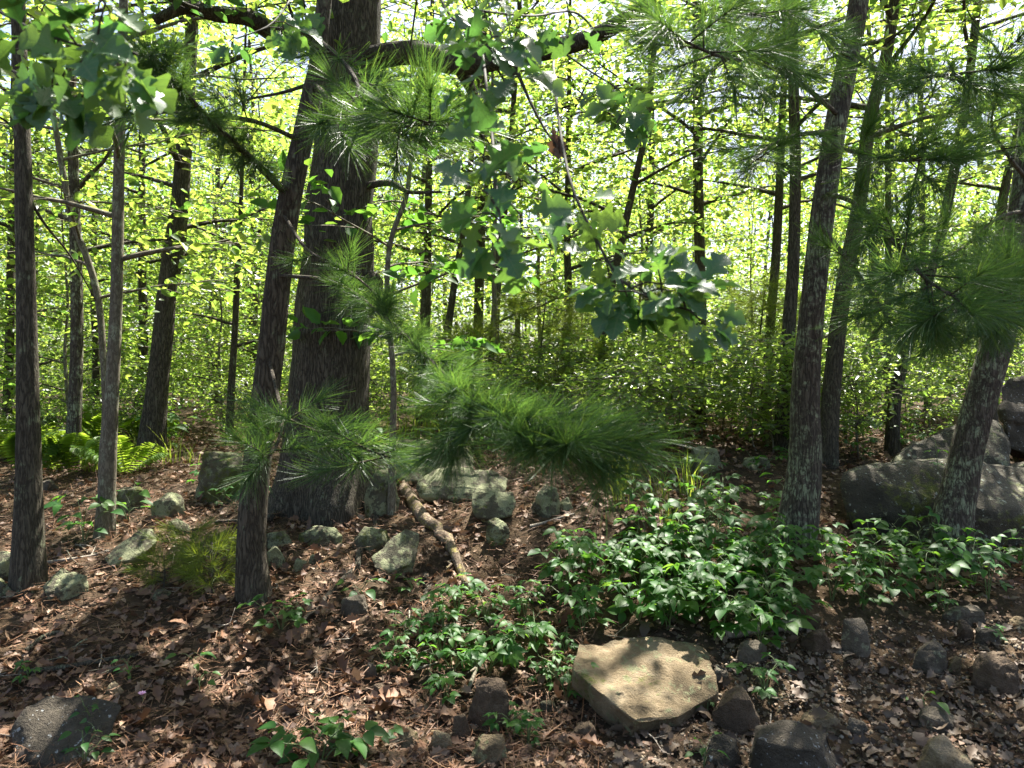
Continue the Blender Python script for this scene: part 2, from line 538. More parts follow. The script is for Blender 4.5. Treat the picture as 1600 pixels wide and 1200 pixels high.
# ------------------------------------------------------------------ leaf templates
def strip_leaf(ts, ws, bend=.0, cup=.15):
    """leaf of unit length: midrib plus two edges"""
    V, Tt = [], []
    n = len(ts)
    for t, ww in zip(ts, ws):
        zc = -bend * (t - .3) ** 2
        V += [(-ww, t, zc + cup * ww), (0, t, zc), (ww, t, zc + cup * ww)]
    for i in range(n - 1):
        a = i * 3
        for k in (0, 1):
            Tt += [(a + k, a + k + 1, a + k + 4), (a + k, a + k + 4, a + k + 3)]
    return np.array(V, float), np.array(Tt)
LEAF_S = (np.array([(0, 0, 0), (.27, .30, .06), (.24, .66, .05), (0, 1, -.06), (-.24, .66, .05), (-.27, .30, .06)], float),
          np.array([(0, 1, 2), (0, 2, 3), (0, 3, 4), (0, 4, 5)]))
LEAF_OVATE = strip_leaf([0, .12, .3, .5, .7, .87, 1], [.01, .2, .31, .31, .22, .1, .005], .25, .25)
LEAF_OAK = strip_leaf([0, .12, .2, .29, .36, .44, .53, .6, .68, .78, .86, .93, 1.0],
                      [.012, .02, .06, .20, .10, .13, .36, .37, .16, .28, .27, .13, .06], .45, .4)
LEAF_DEAD = strip_leaf([0, .14, .28, .38, .55, .66, .8, .92, 1.0], [.012, .05, .2, .12, .34, .2, .27, .12, .03], .0, .3)

# ------------------------------------------------------------------ tree building
def limb_spine(P, R):
    """arc-length table for a trunk polyline"""
    return P, R

def at_z(P, R, z):
    zz = P[:, 2]
    return np.array([np.interp(z, zz, P[:, 0]), np.interp(z, zz, P[:, 1]), z]), float(np.interp(z, zz, R))

def grow(rs, P, R, z0, z1, nlimb, length, rise, per_tip, leaf_len, nsub=5, profile='round', az0=None, spread=.16, sides=4, avoid=None):
    """limbs with side twigs and leaf positions along a trunk; returns Geo of wood and leaf arrays"""
    wood = Geo()
    LP, LD = [], []
    for i in range(nlimb):
        f = (i + rs.rand() * .8) / nlimb
        z = z0 + (z1 - z0) * f
        s, r = at_z(P, R, z)
        az = i * 2.399 + rs.rand() * .9 if az0 is None else az0 + (rs.rand() - .5) * 2.2
        prof = {'round': math.sin(PI * (.18 + .72 * f)), 'cone': 1.05 - .8 * f, 'flat': 1.0}[profile]
        L = length * prof * (.7 + .6 * rs.rand())
        out = np.array([math.cos(az), math.sin(az), 0])
        if avoid is not None and avoid(s + out * L * .8):
            continue
        t = np.linspace(0, 1, 7)[:, None]
        pts = s + out * L * t + np.array([0, 0, 1]) * L * (rise * t - .35 * rise * t ** 2)
        side = np.array([-out[1], out[0], 0])
        pts = pts + side * (L * .16 * (rs.rand() - .5) * 2) * t ** 2 + (rs.rand(7, 3) - .5) * .05 * L * t
        rr = np.linspace(min(r * .55, .012 + .014 * L), .004, 7)
        wood.add(*tube(pts, rr, sides))
        for j in range(nsub):
            q = .25 + .75 * (j + rs.rand()) / nsub
            q = min(q, .999)
            k = q * 6
            b = pts[int(k)] * (1 - k % 1) + pts[min(int(k) + 1, 6)] * (k % 1)
            sg = 1 if j % 2 else -1
            ang = az + sg * (.5 + .6 * rs.rand())
            dd = np.array([math.cos(ang), math.sin(ang), .25 * (rs.rand() - .35)])
            l2 = L * (.28 + .25 * rs.rand()) * (1.15 - .5 * q) + .12
            tw = b + dd * l2 * np.linspace(0, 1, 4)[:, None] + np.array([0, 0, -.12 * l2]) * (np.linspace(0, 1, 4)[:, None]) ** 2
            wood.add(*tube(tw, np.linspace(.006, .002, 4), 3))
            n = per_tip
            u = .15 + .9 * rs.rand(n)
            p = b + dd * l2 * u[:, None] + rs.randn(n, 3) * np.array([1, 1, .45]) * spread
            d = nrm(dd + rs.randn(n, 3) * np.array([.8, .8, .45]) - np.array([0, 0, .25]))
            LP.append(p); LD.append(d)
    return wood, np.concatenate(LP), np.concatenate(LD)

def leaves_mesh(name, rs, LP, LD, leaf_len, mat, tmpl=LEAF_S, base=None, tilt=.55):
    n = len(LP)
    U = np.array([0, 0, 1.0]) + rs.randn(n, 3) * tilt
    S = leaf_len * (.6 + .7 * rs.rand(n))
    V, T = scatter(tmpl[0], tmpl[1], LP, LD, U, S, curl=-.5 * rs.rand(n))
    if base is not None:
        V = V - base
    return mesh_tris(name, V, T, mat)

class TreeKind:
    """one kind of filler tree: a trunk mesh and a crown mesh that its copies share"""
    def __init__(self, seed, H, r0, cb, length, nlimb, per_tip, leaf_len, mat, nsub=5, profile='round', rise=.45, lean=.05, spread=.18, bark='bark_thin'):
        rs = np.random.RandomState(seed)
        k = 9
        zz = np.linspace(-.25, H, k)
        wob = np.cumsum(rs.randn(k, 2) * lean * H / k * 1.3, axis=0)
        P = np.column_stack([wob - wob[0], zz])
        P = catmull(P, 26)
        R = r0 * (1 - .85 * np.linspace(0, 1, 26)) * (1 + .5 * np.exp(-np.linspace(0, 1, 26) * 26 * .6))
        g = Geo()
        g.add(*tube(P, R, 8, .03, seed))
        wood, LP, LD = grow(rs, P, R, cb, H * .98, nlimb, length, rise, per_tip, leaf_len, nsub, profile, spread=spread)
        for V, Tt in zip(wood.V, wood.T):
            g.V.append(V); g.T.append(Tt + g.n)
        g.n += wood.n
        self.trunk = g.mesh('trunk', M[bark])
        self.crown = leaves_mesh('crown', rs, LP, LD, leaf_len, M[mat])
        self.H = H
    def put(self, name, label, cat, group, x, y, rz, s):
        root = thing(name, label, cat, (x, y, gz(x, y)), group)
        root.rotation_euler = (0, 0, rz)
        root.scale = (s, s, s)
        link('trunk', self.trunk, root)
        link('crown', self.crown, root)
        return root

# ------------------------------------------------------------------ the traced trees
NEEDLE_MESH = []
def make_tuft(seed, n=80, ln=.15, mat='needle', droop=.25, wd=.0011):
    rs = np.random.RandomState(seed)
    V, Tt = [], []
    for i in range(n):
        s = rs.rand()
        org = np.array([0, s * .11 - .03, 0])
        a = rs.rand() * 2 * PI
        ph = math.radians(14 + 50 * (1 - s) ** .8 * (.55 + .45 * rs.rand()))
        d = np.array([math.sin(ph) * math.cos(a), math.cos(ph), math.sin(ph) * math.sin(a)])
        L = ln * (.65 + .45 * rs.rand())
        sd_ = nrm(np.cross(d, rs.randn(3)))
        b = len(V)
        for k, t in enumerate((0, .5, 1)):
            p = org + d * L * t + np.array([0, 0, -1]) * droop * L * t * t * .5
            ww = wd * (1.0 - .6 * t)
            V += [p - sd_ * ww, p + sd_ * ww]
        for k in (0, 2):
            Tt += [(b + k, b + k + 1, b + k + 3), (b + k, b + k + 3, b + k + 2)]
    return mesh_tris('needle_tuft', np.array(V), np.array(Tt), M[mat], False)
TUFTS = [make_tuft(s) for s in range(4)]

def quat_y(d, roll=0.0):
    """rotation that takes +Y to d"""
    return Vector(d).to_track_quat('Y', 'Z') @ Matrix.Rotation(roll, 3, 'Y').to_quaternion()

def pine_branch(root, base, pts_px, r0, rs, ntuft=14, tscale=1.0, start=.35, twig=.22, bark='bark_pine', tipbias=1.0):
    """a limb of a pine (pixels with depths) carrying needle tufts as sub-parts"""
    P = catmull([w(*p) for p in pts_px], 16)
    g = Geo()
    g.add(*tube(P, np.linspace(r0, .004, 16), 6, .04))
    spots = [(P[-1], nrm(P[-1] - P[-2]))]
    for j in range(ntuft):
        q = start + (1 - start) * ((j + rs.rand()) / ntuft) ** tipbias
        k = min(q, .995) * 15
        b = P[int(k)] * (1 - k % 1) + P[int(k) + 1] * (k % 1)
        ax = nrm(P[min(int(k) + 1, 15)] - P[int(k)])
        d = nrm(ax * .8 + rs.randn(3) * np.array([.8, .6, .55]))
        L = twig * (.2 + .9 * rs.rand())
        e = b + d * L
        g.add(*tube(np.array([b, b + d * L * .5, e]), [.004, .003, .0025], 4))
        spots.append((e, d))
        if L > twig * .5:
            spots.append((b + d * L * .55, d))
    br = link('branch', g.mesh('branch', M[bark], base), root)
    for e, d in spots:
        t = link('needle_tuft', rs_choice(rs, TUFTS), br, e - base, quat_y(d, rs.rand() * 6))
        s = tscale * (.8 + .5 * rs.rand())
        t.scale = (s, s, s)
    return br

def rs_choice(rs, L):
    return L[rs.randint(len(L))]

OAK_LEAVES = [mesh_tris('leaf', *(lambda V, T: (V, T))(LEAF_OAK[0] * 1.0, LEAF_OAK[1]), M['leaf_oak'])]
for c in (.5, -.4):
    V = LEAF_OAK[0].copy()
    V[:, 2] += c * (V[:, 1] - .4) ** 2 + .25 * c * V[:, 0]
    OAK_LEAVES.append(mesh_tris('leaf', V, LEAF_OAK[1], M['leaf_oak']))

def oak_spray(root, base, pts_px, clusters, rs, size=.12, r0=.006):
    """a leafy oak branch: clusters of single lobed leaves, each leaf a sub-part"""
    P = catmull([w(*p) for p in pts_px], 18)
    g = Geo()
    g.add(*tube(P, np.linspace(r0, .0025, 18), 5))
    leaves = []
    for (q, n, off) in clusters:
        k = min(q, .999) * 17
        b = P[int(k)] * (1 - k % 1) + P[int(k) + 1] * (k % 1)
        ax = nrm(P[int(k) + 1] - P[int(k)])
        d = nrm(ax * .6 + rs.randn(3) * np.array([.8, .4, .6]))
        e = b + d * off
        g.add(*tube(np.array([b, (b + e) / 2 + [0, 0, .01], e]), [.003, .0025, .002], 4))
        for i in range(n):
            a = i * 2.4 + rs.rand()
            dd = nrm(d * .5 + np.array([math.cos(a), .55 * math.sin(a), -.35 + .5 * rs.randn()]))
            leaves.append((e + dd * .012, dd))
    br = link('branch', g.mesh('branch', M['stem_brown'], base), root)
    for p, d in leaves:
        U = np.array([0, -.45, 1.0]) + rs.randn(3) * .5
        R = frames(d[None], U[None])[0]
        o = link('leaf', rs_choice(rs, OAK_LEAVES), br, p - base, Matrix(R.tolist()).to_quaternion())
        s = size * (.7 + .55 * rs.rand())
        o.scale = (s, s, s)
    return br

def traced_trunk(pts, d, H=None, sides=12, rough=.035, seed=0, flare=.35, n=40, z_in=.3, topr=.3):
    """trunk from photo pixels (px, py, width px) at depth d; goes on above the frame to height H"""
    P = np.array([w(px, py, d) for px, py, _ in pts][::-1])     # bottom first
    R = np.array([ww / 2 / F * d for _, _, ww in pts][::-1])
    b = P[0].copy(); b[2] = gz(b[0], b[1]) - z_in
    P = np.vstack([b, P]); R = np.concatenate([[R[0]], R])
    if H is not None and P[-1][2] < H:
        dirn = nrm(P[-1] - P[-3])
        dirn = nrm(dirn * np.array([.6, .6, 1]))
        k = (H - P[-1][2]) / dirn[2]
        ext = [P[-1] + dirn * k * t for t in (.33, .66, 1.0)]
        P = np.vstack([P, ext]); R = np.concatenate([R, [R[-1] * .82, R[-1] * .58, R[-1] * topr]])
    Q = catmull(np.column_stack([P, R]), n)
    P, R = Q[:, :3], np.maximum(Q[:, 3], .004)
    h = P[:, 2] - (b[2] + z_in)
    R = R * (1 + flare * np.exp(-np.maximum(h, 0) / (4 * R[0] + .05)))
    base = np.array([b[0], b[1], b[2] + z_in])
    return P, R, base

def tree(name, label, cat, pts, d, H, bark, seed, crown=None, group=None, sides=12, rough=.035, flare=.35, n=40, leaf='leaf_wood', lobes=None):
    P, R, base = traced_trunk(pts, d, H, sides, rough, seed, flare, n)
    root = thing(name, label, cat, base, group)
    lb = None
    if lobes:
        h = P[:, 2] - base[2]
        lb = (lobes, .16 * np.exp(-np.maximum(h, 0) / .28))
    g = Geo(); g.add(*tube(P, R, sides, rough, seed, lb))
    rs = np.random.RandomState(seed + 100)
    if crown:
        c = dict(crown)
        ll = c.pop('leaf_len', .092)
        wood, LP, LD = grow(rs, P, R, **c, leaf_len=ll)
        link('trunk', g.mesh('trunk', M[bark], base), root)
        link('branches', wood.mesh('branches', M[bark], base), root)
        link('crown', leaves_mesh('crown', rs, LP, LD, ll, M[leaf], base=base), root)
    else:
        link('trunk', g.mesh('trunk', M[bark], base), root)
    return root, base, P, R

def needle_crown(root, base, P, R, rs, z0, z1, nlimb, length, per=9):
    """the upper crown of a pine: many tufts in one crown mesh"""
    wood, LP, LD = grow(rs, P, R, z0, z1, nlimb, length, .35, max(3, per - 3), .15, nsub=4, profile='cone', spread=.05)
    tv = np.array([v.co[:] for v in TUFTS[0].vertices], float)
    tt = np.array([p.vertices[:] for p in TUFTS[0].polygons])
    keep = 38 * 6
    tv, tt = tv[:keep], tt[:38 * 4]
    n = len(LP)
    V, T = scatter(tv, tt, LP, LD + np.array([0, 0, .3]), rs.randn(n, 3), .9 + .5 * rs.rand(n))
    link('branches', wood.mesh('branches', M['bark_pine'], base), root)
    link('crown', mesh_tris('crown', V - base, T, M['needle'], False), root)

def bare_branch(root, base, pts_px, r0, r1=.003, bark='bark_oak', name='branch', sides=8, n=18, rough=.05, extra=None):
    P = catmull([w(*p) for p in pts_px], n)
    g = Geo(); g.add(*tube(P, np.linspace(r0, r1, n), sides, rough, 5))
    if extra:
        for ex in extra:
            Q = catmull([w(*p) for p in ex[0]], 10)
            g.add(*tube(Q, np.linspace(ex[1], .003, 10), 5, .04))
    return link(name, g.mesh(name, M[bark], base), root)

# --- the big oak
R1 = np.random.RandomState(11)
oak, oak_b, oakP, oakR = tree('oak_tree', 'big oak with the thickest trunk, dark furrowed bark and surface roots among rocks', 'tree',
    [(548, 0, 92), (545, 120, 92), (540, 250, 95), (530, 330, 98), (528, 400, 102), (522, 470, 106), (518, 560, 108), (512, 650, 110), (512, 730, 128), (514, 790, 150)],
    5.5, 11.5, 'bark_oak', 1, None, sides=30, rough=.018, flare=.22, n=70, lobes=5)
bare_branch(oak, oak_b, [(530, 62, 5.5), (480, 55, 5.3), (430, 52, 5.1), (390, 28, 4.9), (335, 22, 4.8), (290, 12, 4.7), (243, 32, 4.6)], .085, .03, extra=[
    ([(330, 22, 4.8), (285, 5, 4.6), (200, -30, 4.3)], .022), ([(480, 55, 5.3), (455, 20, 5.0), (440, -40, 4.7)], .02)])
bare_branch(oak, oak_b, [(560, 95, 5.5), (640, 82, 5.2), (720, 100, 4.9), (800, 88, 4.6), (870, 75, 4.3), (935, 55, 4.0), (1010, 10, 3.6)], .095, .035, extra=[
    ([(715, 100, 4.9), (740, 150, 5.2), (752, 200, 5.6), (757, 270, 5.9)], .05), ([(800, 88, 4.6), (820, 140, 4.4), (850, 200, 4.2), (880, 240, 4.1)], .014)])
bare_branch(oak, oak_b, [(575, 290, 5.4), (610, 286, 5.2), (640, 300, 5.0), (690, 300, 4.8)], .03, .006)
burl = Geo()
burl.add(*tube(catmull([w(572, 425, 5.45), w(582, 445, 5.42), w(570, 470, 5.45)], 8), [.02, .05, .075, .085, .085, .075, .05, .02], 10, .06, 3))
link('burl', burl.mesh('burl', M['bark_oak'], oak_b), oak)
# crown above the frame and its low limbs
wood, LP, LD = grow(R1, oakP, oakR, 4.6, 10.5, 24, 4.8, .42, 22, .12, nsub=7, spread=.20, sides=6)
link('branches', wood.mesh('branches', M['bark_oak'], oak_b), oak)
link('crown', leaves_mesh('crown', R1, LP, LD, .12, M['leaf_wood'], base=oak_b), oak)
# roots over the bank
def ground_path(pts, lift, dmin=None):
    out = []
    for px, py in pts:
        p = hit(px, py); p[2] += lift; out.append(p)
    return catmull(np.array(out), 18)
def root_part(pts, r0, r1, mat='bark_oak', lift=.012):
    P = ground_path(pts, lift)
    g = Geo(); g.add(*tube(P + np.random.RandomState(int(r0 * 1e4)).randn(18, 3) * np.array([.012, .012, .006]), np.linspace(r0, r1, 18), 9, .11, 4))
    return link('root', g.mesh('root', M[mat], oak_b), oak)
root_part([(596, 770), (622, 760), (640, 778), (652, 802), (676, 826), (700, 850), (712, 880), (724, 906)], .055, .024, 'root_moss', .018)
root_part([(722, 905), (745, 940), (765, 975), (772, 1000)], .028, .018, 'root_moss', .02)
root_part([(690, 845), (705, 870), (695, 900)], .02, .008, 'root_moss', .02)
root_part([(668, 900), (664, 930), (661, 958)], .016, .008, 'bark_oak', .015)
root_part([(470, 790), (430, 808), (400, 815), (330, 820)], .04, .012)
root_part([(560, 790), (585, 812), (560, 880), (500, 950), (450, 1000)], .03, .008)
# leafy low branches of the oak that reach towards the road
oak_spray(oak, oak_b, [(720, 100, 4.9), (745, 60, 3.0), (765, 180, 2.0), (775, 290, 1.7), (785, 365, 1.55)],
          [(.62, 4, .05), (.72, 5, .07), (.80, 5, .07), (.88, 6, .07), (.94, 6, .06), (1.0, 7, .02)], R1, .092)
oak_spray(oak, oak_b, [(870, 75, 4.3), (865, 110, 3.0), (885, 260, 2.2), (930, 370, 1.95), (985, 450, 1.85), (1095, 490, 1.8)],
          [(.45, 4, .07), (.52, 5, .08), (.58, 5, .08), (.64, 5, .08), (.69, 6, .09), (.73, 6, .08), (.77, 6, .1), (.8, 6, .08), (.84, 6, .1), (.87, 6, .1), (.9, 6, .09), (.93, 6, .1), (.96, 6, .07), (.98, 5, .05), (1.0, 5, .02)], R1, .092)
oak_spray(oak, oak_b, [(640, 82, 5.2), (660, -40, 3.2), (700, 20, 2.2), (760, 70, 1.9), (800, 120, 1.8)],
          [(.55, 5, .1), (.65, 6, .1), (.75, 6, .1), (.85, 6, .1), (.92, 6, .1), (1.0, 6, .03)], R1, .092)
oak_spray(oak, oak_b, [(935, 55, 4.0), (900, 20, 3.0), (830, 25, 2.4), (740, 15, 2.1)],
          [(.4, 5, .1), (.55, 6, .1), (.7, 6, .1), (.82, 6, .1), (.92, 6, .1), (1.0, 6, .03)], R1, .092)
oak_spray(oak, oak_b, [(480, 55, 5.3), (470, -30, 4.0), (450, 5, 3.2), (420, 40, 2.9), (370, 60, 2.8)],
          [(.4, 5, .1), (.55, 6, .12), (.7, 6, .1), (.85, 6, .1), (1.0, 6, .03)], R1, .092)
oak_spray(oak, oak_b, [(870, 75, 4.3), (920, 110, 3.8), (975, 150, 3.4), (960, 200, 3.2)],
          [(.5, 4, .1), (.7, 5, .1), (.85, 6, .1), (1.0, 7, .03)], R1, .14)

# withered brown leaves hanging on a low oak twig
DEADH = mesh_tris('dead_leaf', LEAF_DEAD[0], LEAF_DEAD[1], M['dead_leaf'])
for k, (px, py) in enumerate([(866, 205), (872, 212), (880, 216), (876, 206), (862, 196)]):
    R = frames(np.array([[.25 * math.sin(k * 2.1), .2 * math.cos(k * 1.7), -1.0]]), np.array([[math.sin(k * 1.9), -1.0, .1]]))[0]
    o = link('dead_leaf', DEADH, oak, w(px, py, 4.15) - oak_b, Matrix(R.tolist()).to_quaternion())
    o.scale = (.13, .13, .13)

# --- leaning pine in front of the oak
R2 = np.random.RandomState(21)
pine, pine_b, P, R = tree('pine_tree', 'leaning young pine with brown trunk standing just in front of the big oak', 'tree',
    [(500, 60, 24), (488, 140, 30), (468, 240, 34), (450, 330, 37), (436, 430, 39), (424, 540, 41), (410, 650, 42), (398, 760, 41), (393, 860, 40), (398, 955, 44)],
    4.0, 7.5, 'bark_pine', 2, None, rough=.03)
needle_crown(pine, pine_b, P, R, R2, 4.0, 7.3, 15, 1.5)
pine_branch(pine, pine_b, [(445, 300, 4.0), (400, 255, 3.6), (340, 200, 3.2), (285, 140, 2.9), (235, 85, 2.7)], .022, R2, 64, .62, .2, .05)
pine_branch(pine, pine_b, [(430, 430, 4.0), (520, 440, 3.5), (600, 495, 2.9), (680, 570, 2.5), (745, 630, 2.25), (820, 675, 2.05)], .011, R2, 80, .62, .22, .045)
pine_branch(pine, pine_b, [(700, 590, 2.4), (770, 640, 2.2), (870, 670, 2.0), (960, 690, 1.95)], .006, R2, 20, .82, .15, .1)
pine_branch(pine, pine_b, [(700, 590, 2.4), (710, 640, 2.3), (720, 690, 2.2)], .005, R2, 7, .75, .3, .08)
pine_branch(pine, pine_b, [(770, 640, 2.2), (840, 690, 2.0), (900, 715, 1.95)], .005, R2, 9, .85, .3, .09)
pine_branch(pine, pine_b, [(745, 630, 2.25), (830, 640, 2.15), (900, 650, 2.1)], .005, R2, 7, .75, .3, .08)
pine_branch(pine, pine_b, [(410, 640, 4.0), (450, 655, 3.4), (510, 680, 3.0), (610, 715, 2.8)], .010, R2, 18, .85, .25, .22)
pine_branch(pine, pine_b, [(420, 560, 4.0), (440, 650, 3.4), (430, 700, 3.0), (410, 715, 2.8)], .010, R2, 7, .8, .4, .12)
pine_branch(pine, pine_b, [(490, 130, 4.0), (540, 180, 3.4), (600, 200, 2.9), (680, 190, 2.5)], .016, R2, 24, 1.0, .2, .16)
pine_branch(pine, pine_b, [(495, 60, 4.0), (530, 90, 3.4), (560, 140, 3.0), (520, 190, 2.8)], .014, R2, 16, 1.0, .2, .16)
pine_branch(pine, pine_b, [(440, 330, 4.0), (480, 390, 3.6), (540, 420, 3.3), (600, 470, 3.1)], .010, R2, 6, .7, .3, .1)
pine_branch(pine, pine_b, [(470, 220, 4.0), (400, 190, 3.6), (320, 180, 3.3), (230, 175, 3.1), (140, 190, 3.0)], .014, R2, 14, .8, .25, .14)
bare_branch(pine, pine_b, [(488, 130, 4.0), (440, 145, 4.0), (390, 155, 4.0), (330, 175, 4.0)], .012, .003, 'bark_thin')

# --- trunk at the left edge
R3 = np.random.RandomState(31)
ltree, lt_b, P, R = tree('oak_tree', 'slim dark oak trunk with pale lichen rocks and leaf litter around its base', 'tree',
    [(28, 0, 20), (33, 160, 22), (38, 320, 25), (42, 480, 28), (43, 640, 32), (44, 780, 36), (45, 935, 42)], 4.2, 8.5, 'bark_thin', 3,
    dict(z0=3.6, z1=7.6, nlimb=18, length=2.3, rise=.4, per_tip=26, nsub=6), leaf='leaf_oak')
oak_spray(ltree, lt_b, [(28, -120, 4.2), (-120, -150, 3.0), (-110, -60, 1.9), (20, 30, 1.7), (120, 70, 1.6), (215, 85, 1.55)],
          [(.66, 6, .1), (.74, 6, .1), (.8, 6, .1), (.86, 7, .1), (.9, 7, .1), (.94, 6, .08), (.97, 6, .08), (1.0, 7, .02)], R3, .10)
oak_spray(ltree, lt_b, [(28, -60, 4.2), (-90, -20, 2.6), (-60, 60, 1.9), (40, 120, 1.75), (110, 135, 1.7)],
          [(.66, 6, .1), (.76, 6, .1), (.86, 6, .1), (.93, 6, .1), (1.0, 7, .03)], R3, .10)
bare_branch(ltree, lt_b, [(40, 300, 4.2), (70, 350, 4.3), (110, 400, 4.5), (150, 470, 4.7)], .010, .003, 'bark_thin')
bare_branch(ltree, lt_b, [(36, 220, 4.2), (10, 190, 4.2), (-30, 170, 4.1)], .010, .003, 'bark_thin')

# --- sapling beside it
tree('sapling', 'thin pale grey sapling beside a wedge-shaped lichen rock', 'tree',
    [(194, 0, 13), (190, 100, 15), (186, 230, 16), (184, 350, 17), (182, 470, 18), (176, 600, 20), (170, 720, 21), (163, 850, 25)], 5.0, 6.5, 'bark_sapling', 4,
    dict(z0=2.3, z1=6.3, nlimb=14, length=1.4, rise=.3, per_tip=16, nsub=5))
tree('sapling', 'thin leaning sapling with a bend, close to the pale grey sapling', 'tree',
    [(95, 250, 9), (112, 340, 9), (135, 400, 10), (152, 460, 10), (160, 540, 10), (165, 640, 10), (160, 720, 10)], 6.2, 5.0, 'bark_sapling', 5,
    dict(z0=2.2, z1=4.8, nlimb=12, length=1.3, rise=.3, per_tip=14, nsub=5))
# --- mid-distance trunks on the left side
tree('oak_tree', 'crooked oak with a kinked trunk growing among the ferns and rocks', 'tree',
    [(296, 120, 20), (288, 230, 24), (280, 320, 27), (270, 400, 32), (262, 450, 28), (256, 520, 30), (246, 600, 30), (236, 700, 34)], 8.2, 11, 'bark_oak', 6,
    dict(z0=3.2, z1=8.6, nlimb=18, length=2.6, rise=.4, per_tip=15, nsub=6))
tree('young_tree', 'lichen-spotted young tree with ferns around its foot', 'tree',
    [(110, 60, 14), (114, 240, 15), (118, 380, 17), (120, 500, 18), (118, 620, 19), (112, 745, 20)], 7.6, 9.5, 'bark_lichen', 7,
    dict(z0=2.8, z1=7.5, nlimb=16, length=2.0, rise=.4, per_tip=14, nsub=6))
tree('sapling', 'straight thin sapling at the end of the rubble behind the leaning pine', 'tree',
    [(376, 330, 7), (371, 420, 9), (367, 520, 10), (362, 600, 11), (358, 690, 11)], 9.0, 6.5, 'bark_thin', 8,
    dict(z0=1.9, z1=6.3, nlimb=16, length=1.6, rise=.3, per_tip=18, nsub=5))
# --- sapling right in front of the oak's flank
tree('sapling', 'forked sapling with drooping compound leaves against the flank of the big oak', 'tree',
    [(634, 310, 8), (612, 370, 8), (605, 430, 8), (607, 500, 9), (613, 560, 9), (615, 630, 10), (612, 730, 11)], 5.1, 3.4, 'bark_sapling', 9,
    dict(z0=1.6, z1=3.3, nlimb=9, length=.75, rise=.3, per_tip=9, nsub=4, leaf_len=.12, spread=.07), leaf='leaf_low')
# --- trunks behind, centre and right
BACK = [
    ('slender dark tree rising straight through a gap of white sky', [(1088, 0, 14), (1090, 150, 15), (1091, 300, 16), (1094, 420, 17), (1096, 500, 17), (1092, 590, 19)], 9.5, 11, 10, 3.6),
    ('tree with an S-bend and a low fork behind the pine spray', [(1018, 120, 9), (1010, 200, 10), (990, 290, 11), (968, 390, 12), (948, 480, 13), (938, 570, 14), (930, 680, 15)], 8.6, 9, 11, 3.0),
    ('thin mottled tree standing in sunlit undergrowth beyond the ledge rocks', [(800, 200, 9), (792, 300, 10), (782, 380, 12), (775, 470, 13), (770, 570, 15), (766, 640, 15)], 9.2, 9, 12, 3.0),
    ('faint straight tree beside the S-bent tree', [(1016, 60, 8), (1018, 200, 10), (1017, 320, 11), (1012, 440, 11), (1008, 640, 12)], 12.5, 11, 13, 4.0),
    ('short dark tree behind the big oak, beyond the ledge', [(668, 380, 13), (665, 480, 16), (662, 560, 17), (660, 650, 18)], 10.5, 8, 14, 3.0),
    ('tree leaning off beyond the ledge, with a paired thin stem', [(728, 330, 10), (712, 430, 11), (702, 500, 12), (694, 560, 13), (688, 650, 13)], 10.0, 8, 15, 3.0),
    ('hazy pale trunk close behind the lichen-crusted pine', [(1240, 120, 16), (1243, 250, 17), (1240, 400, 19), (1232, 520, 21), (1224, 660, 22)], 7.2, 9, 16, 3.4),
    ('pale trunk in the thicket, next to the hazy trunk', [(1222, 200, 11), (1214, 380, 14), (1204, 500, 15), (1194, 650, 16)], 8.8, 9, 17, 3.4),
    ('dark tree with a curved stem behind the grey boulder', [(1398, 0, 16), (1382, 100, 18), (1358, 190, 20), (1346, 300, 22), (1322, 430, 24), (1306, 540, 25), (1294, 690, 26)], 6.4, 9, 18, 3.6),
    ('slim tree leaning away above the upper rock slab', [(1526, 20, 12), (1512, 140, 13), (1496, 240, 14), (1480, 320, 15), (1462, 400, 15), (1430, 500, 16), (1402, 600, 18), (1395, 680, 18)], 7.0, 8.5, 19, 3.4),
    ('fork-trunked tree behind the top rock', [(1590, 200, 11), (1575, 270, 12), (1565, 330, 14), (1560, 420, 15), (1552, 520, 16), (1548, 640, 17)], 8.0, 8.5, 20, 3.2),
    ('thin dark tree between the curved stem and the leaning slim tree', [(1388, 430, 10), (1386, 540, 12), (1390, 670, 13)], 9.0, 7, 21, 3.0),
    ('upright thin tree crowned high above the fork-trunked tree', [(1440, 60, 8), (1438, 200, 9), (1440, 320, 9), (1445, 480, 10), (1450, 640, 10)], 11.0, 9, 22, 3.6),
    ('bent thin tree standing in the sunny gap behind the oak', [(756, 200, 18), (758, 260, 17), (752, 330, 16), (748, 480, 16), (745, 640, 17)], 11.5, 9, 23, 3.6),
    ('slim tree with ferns at its foot in the lit clearing', [(20, 300, 12), (16, 450, 12), (14, 560, 13), (10, 680, 14)], 9.5, 8, 24, 3.0),
    ('twin-stemmed slight tree behind the kinked oak', [(222, 420, 12), (224, 520, 14), (222, 600, 15), (216, 660, 16)], 10.5, 8, 25, 3.0),
    ('dim upright stem behind the bend-trunked sapling', [(148, 300, 8), (146, 450, 9), (150, 560, 10), (150, 660, 10)], 11.5, 8, 26, 3.0),
    ('low dark stem in the thicket right behind the pine spray', [(886, 380, 11), (888, 470, 13), (882, 560, 14), (880, 640, 14)], 9.8, 7, 27, 2.8),
]
for i, (lab, pts, d, H, seed, cb) in enumerate(BACK):
    tree('young_tree', lab, 'tree', pts, d, H, 'bark_thin' if i % 3 else 'bark_oak', seed + 40,
         dict(z0=cb, z1=min(H - .3, 7.0), nlimb=14, length=1.9, rise=.4, per_tip=17, nsub=6), sides=9, n=30)

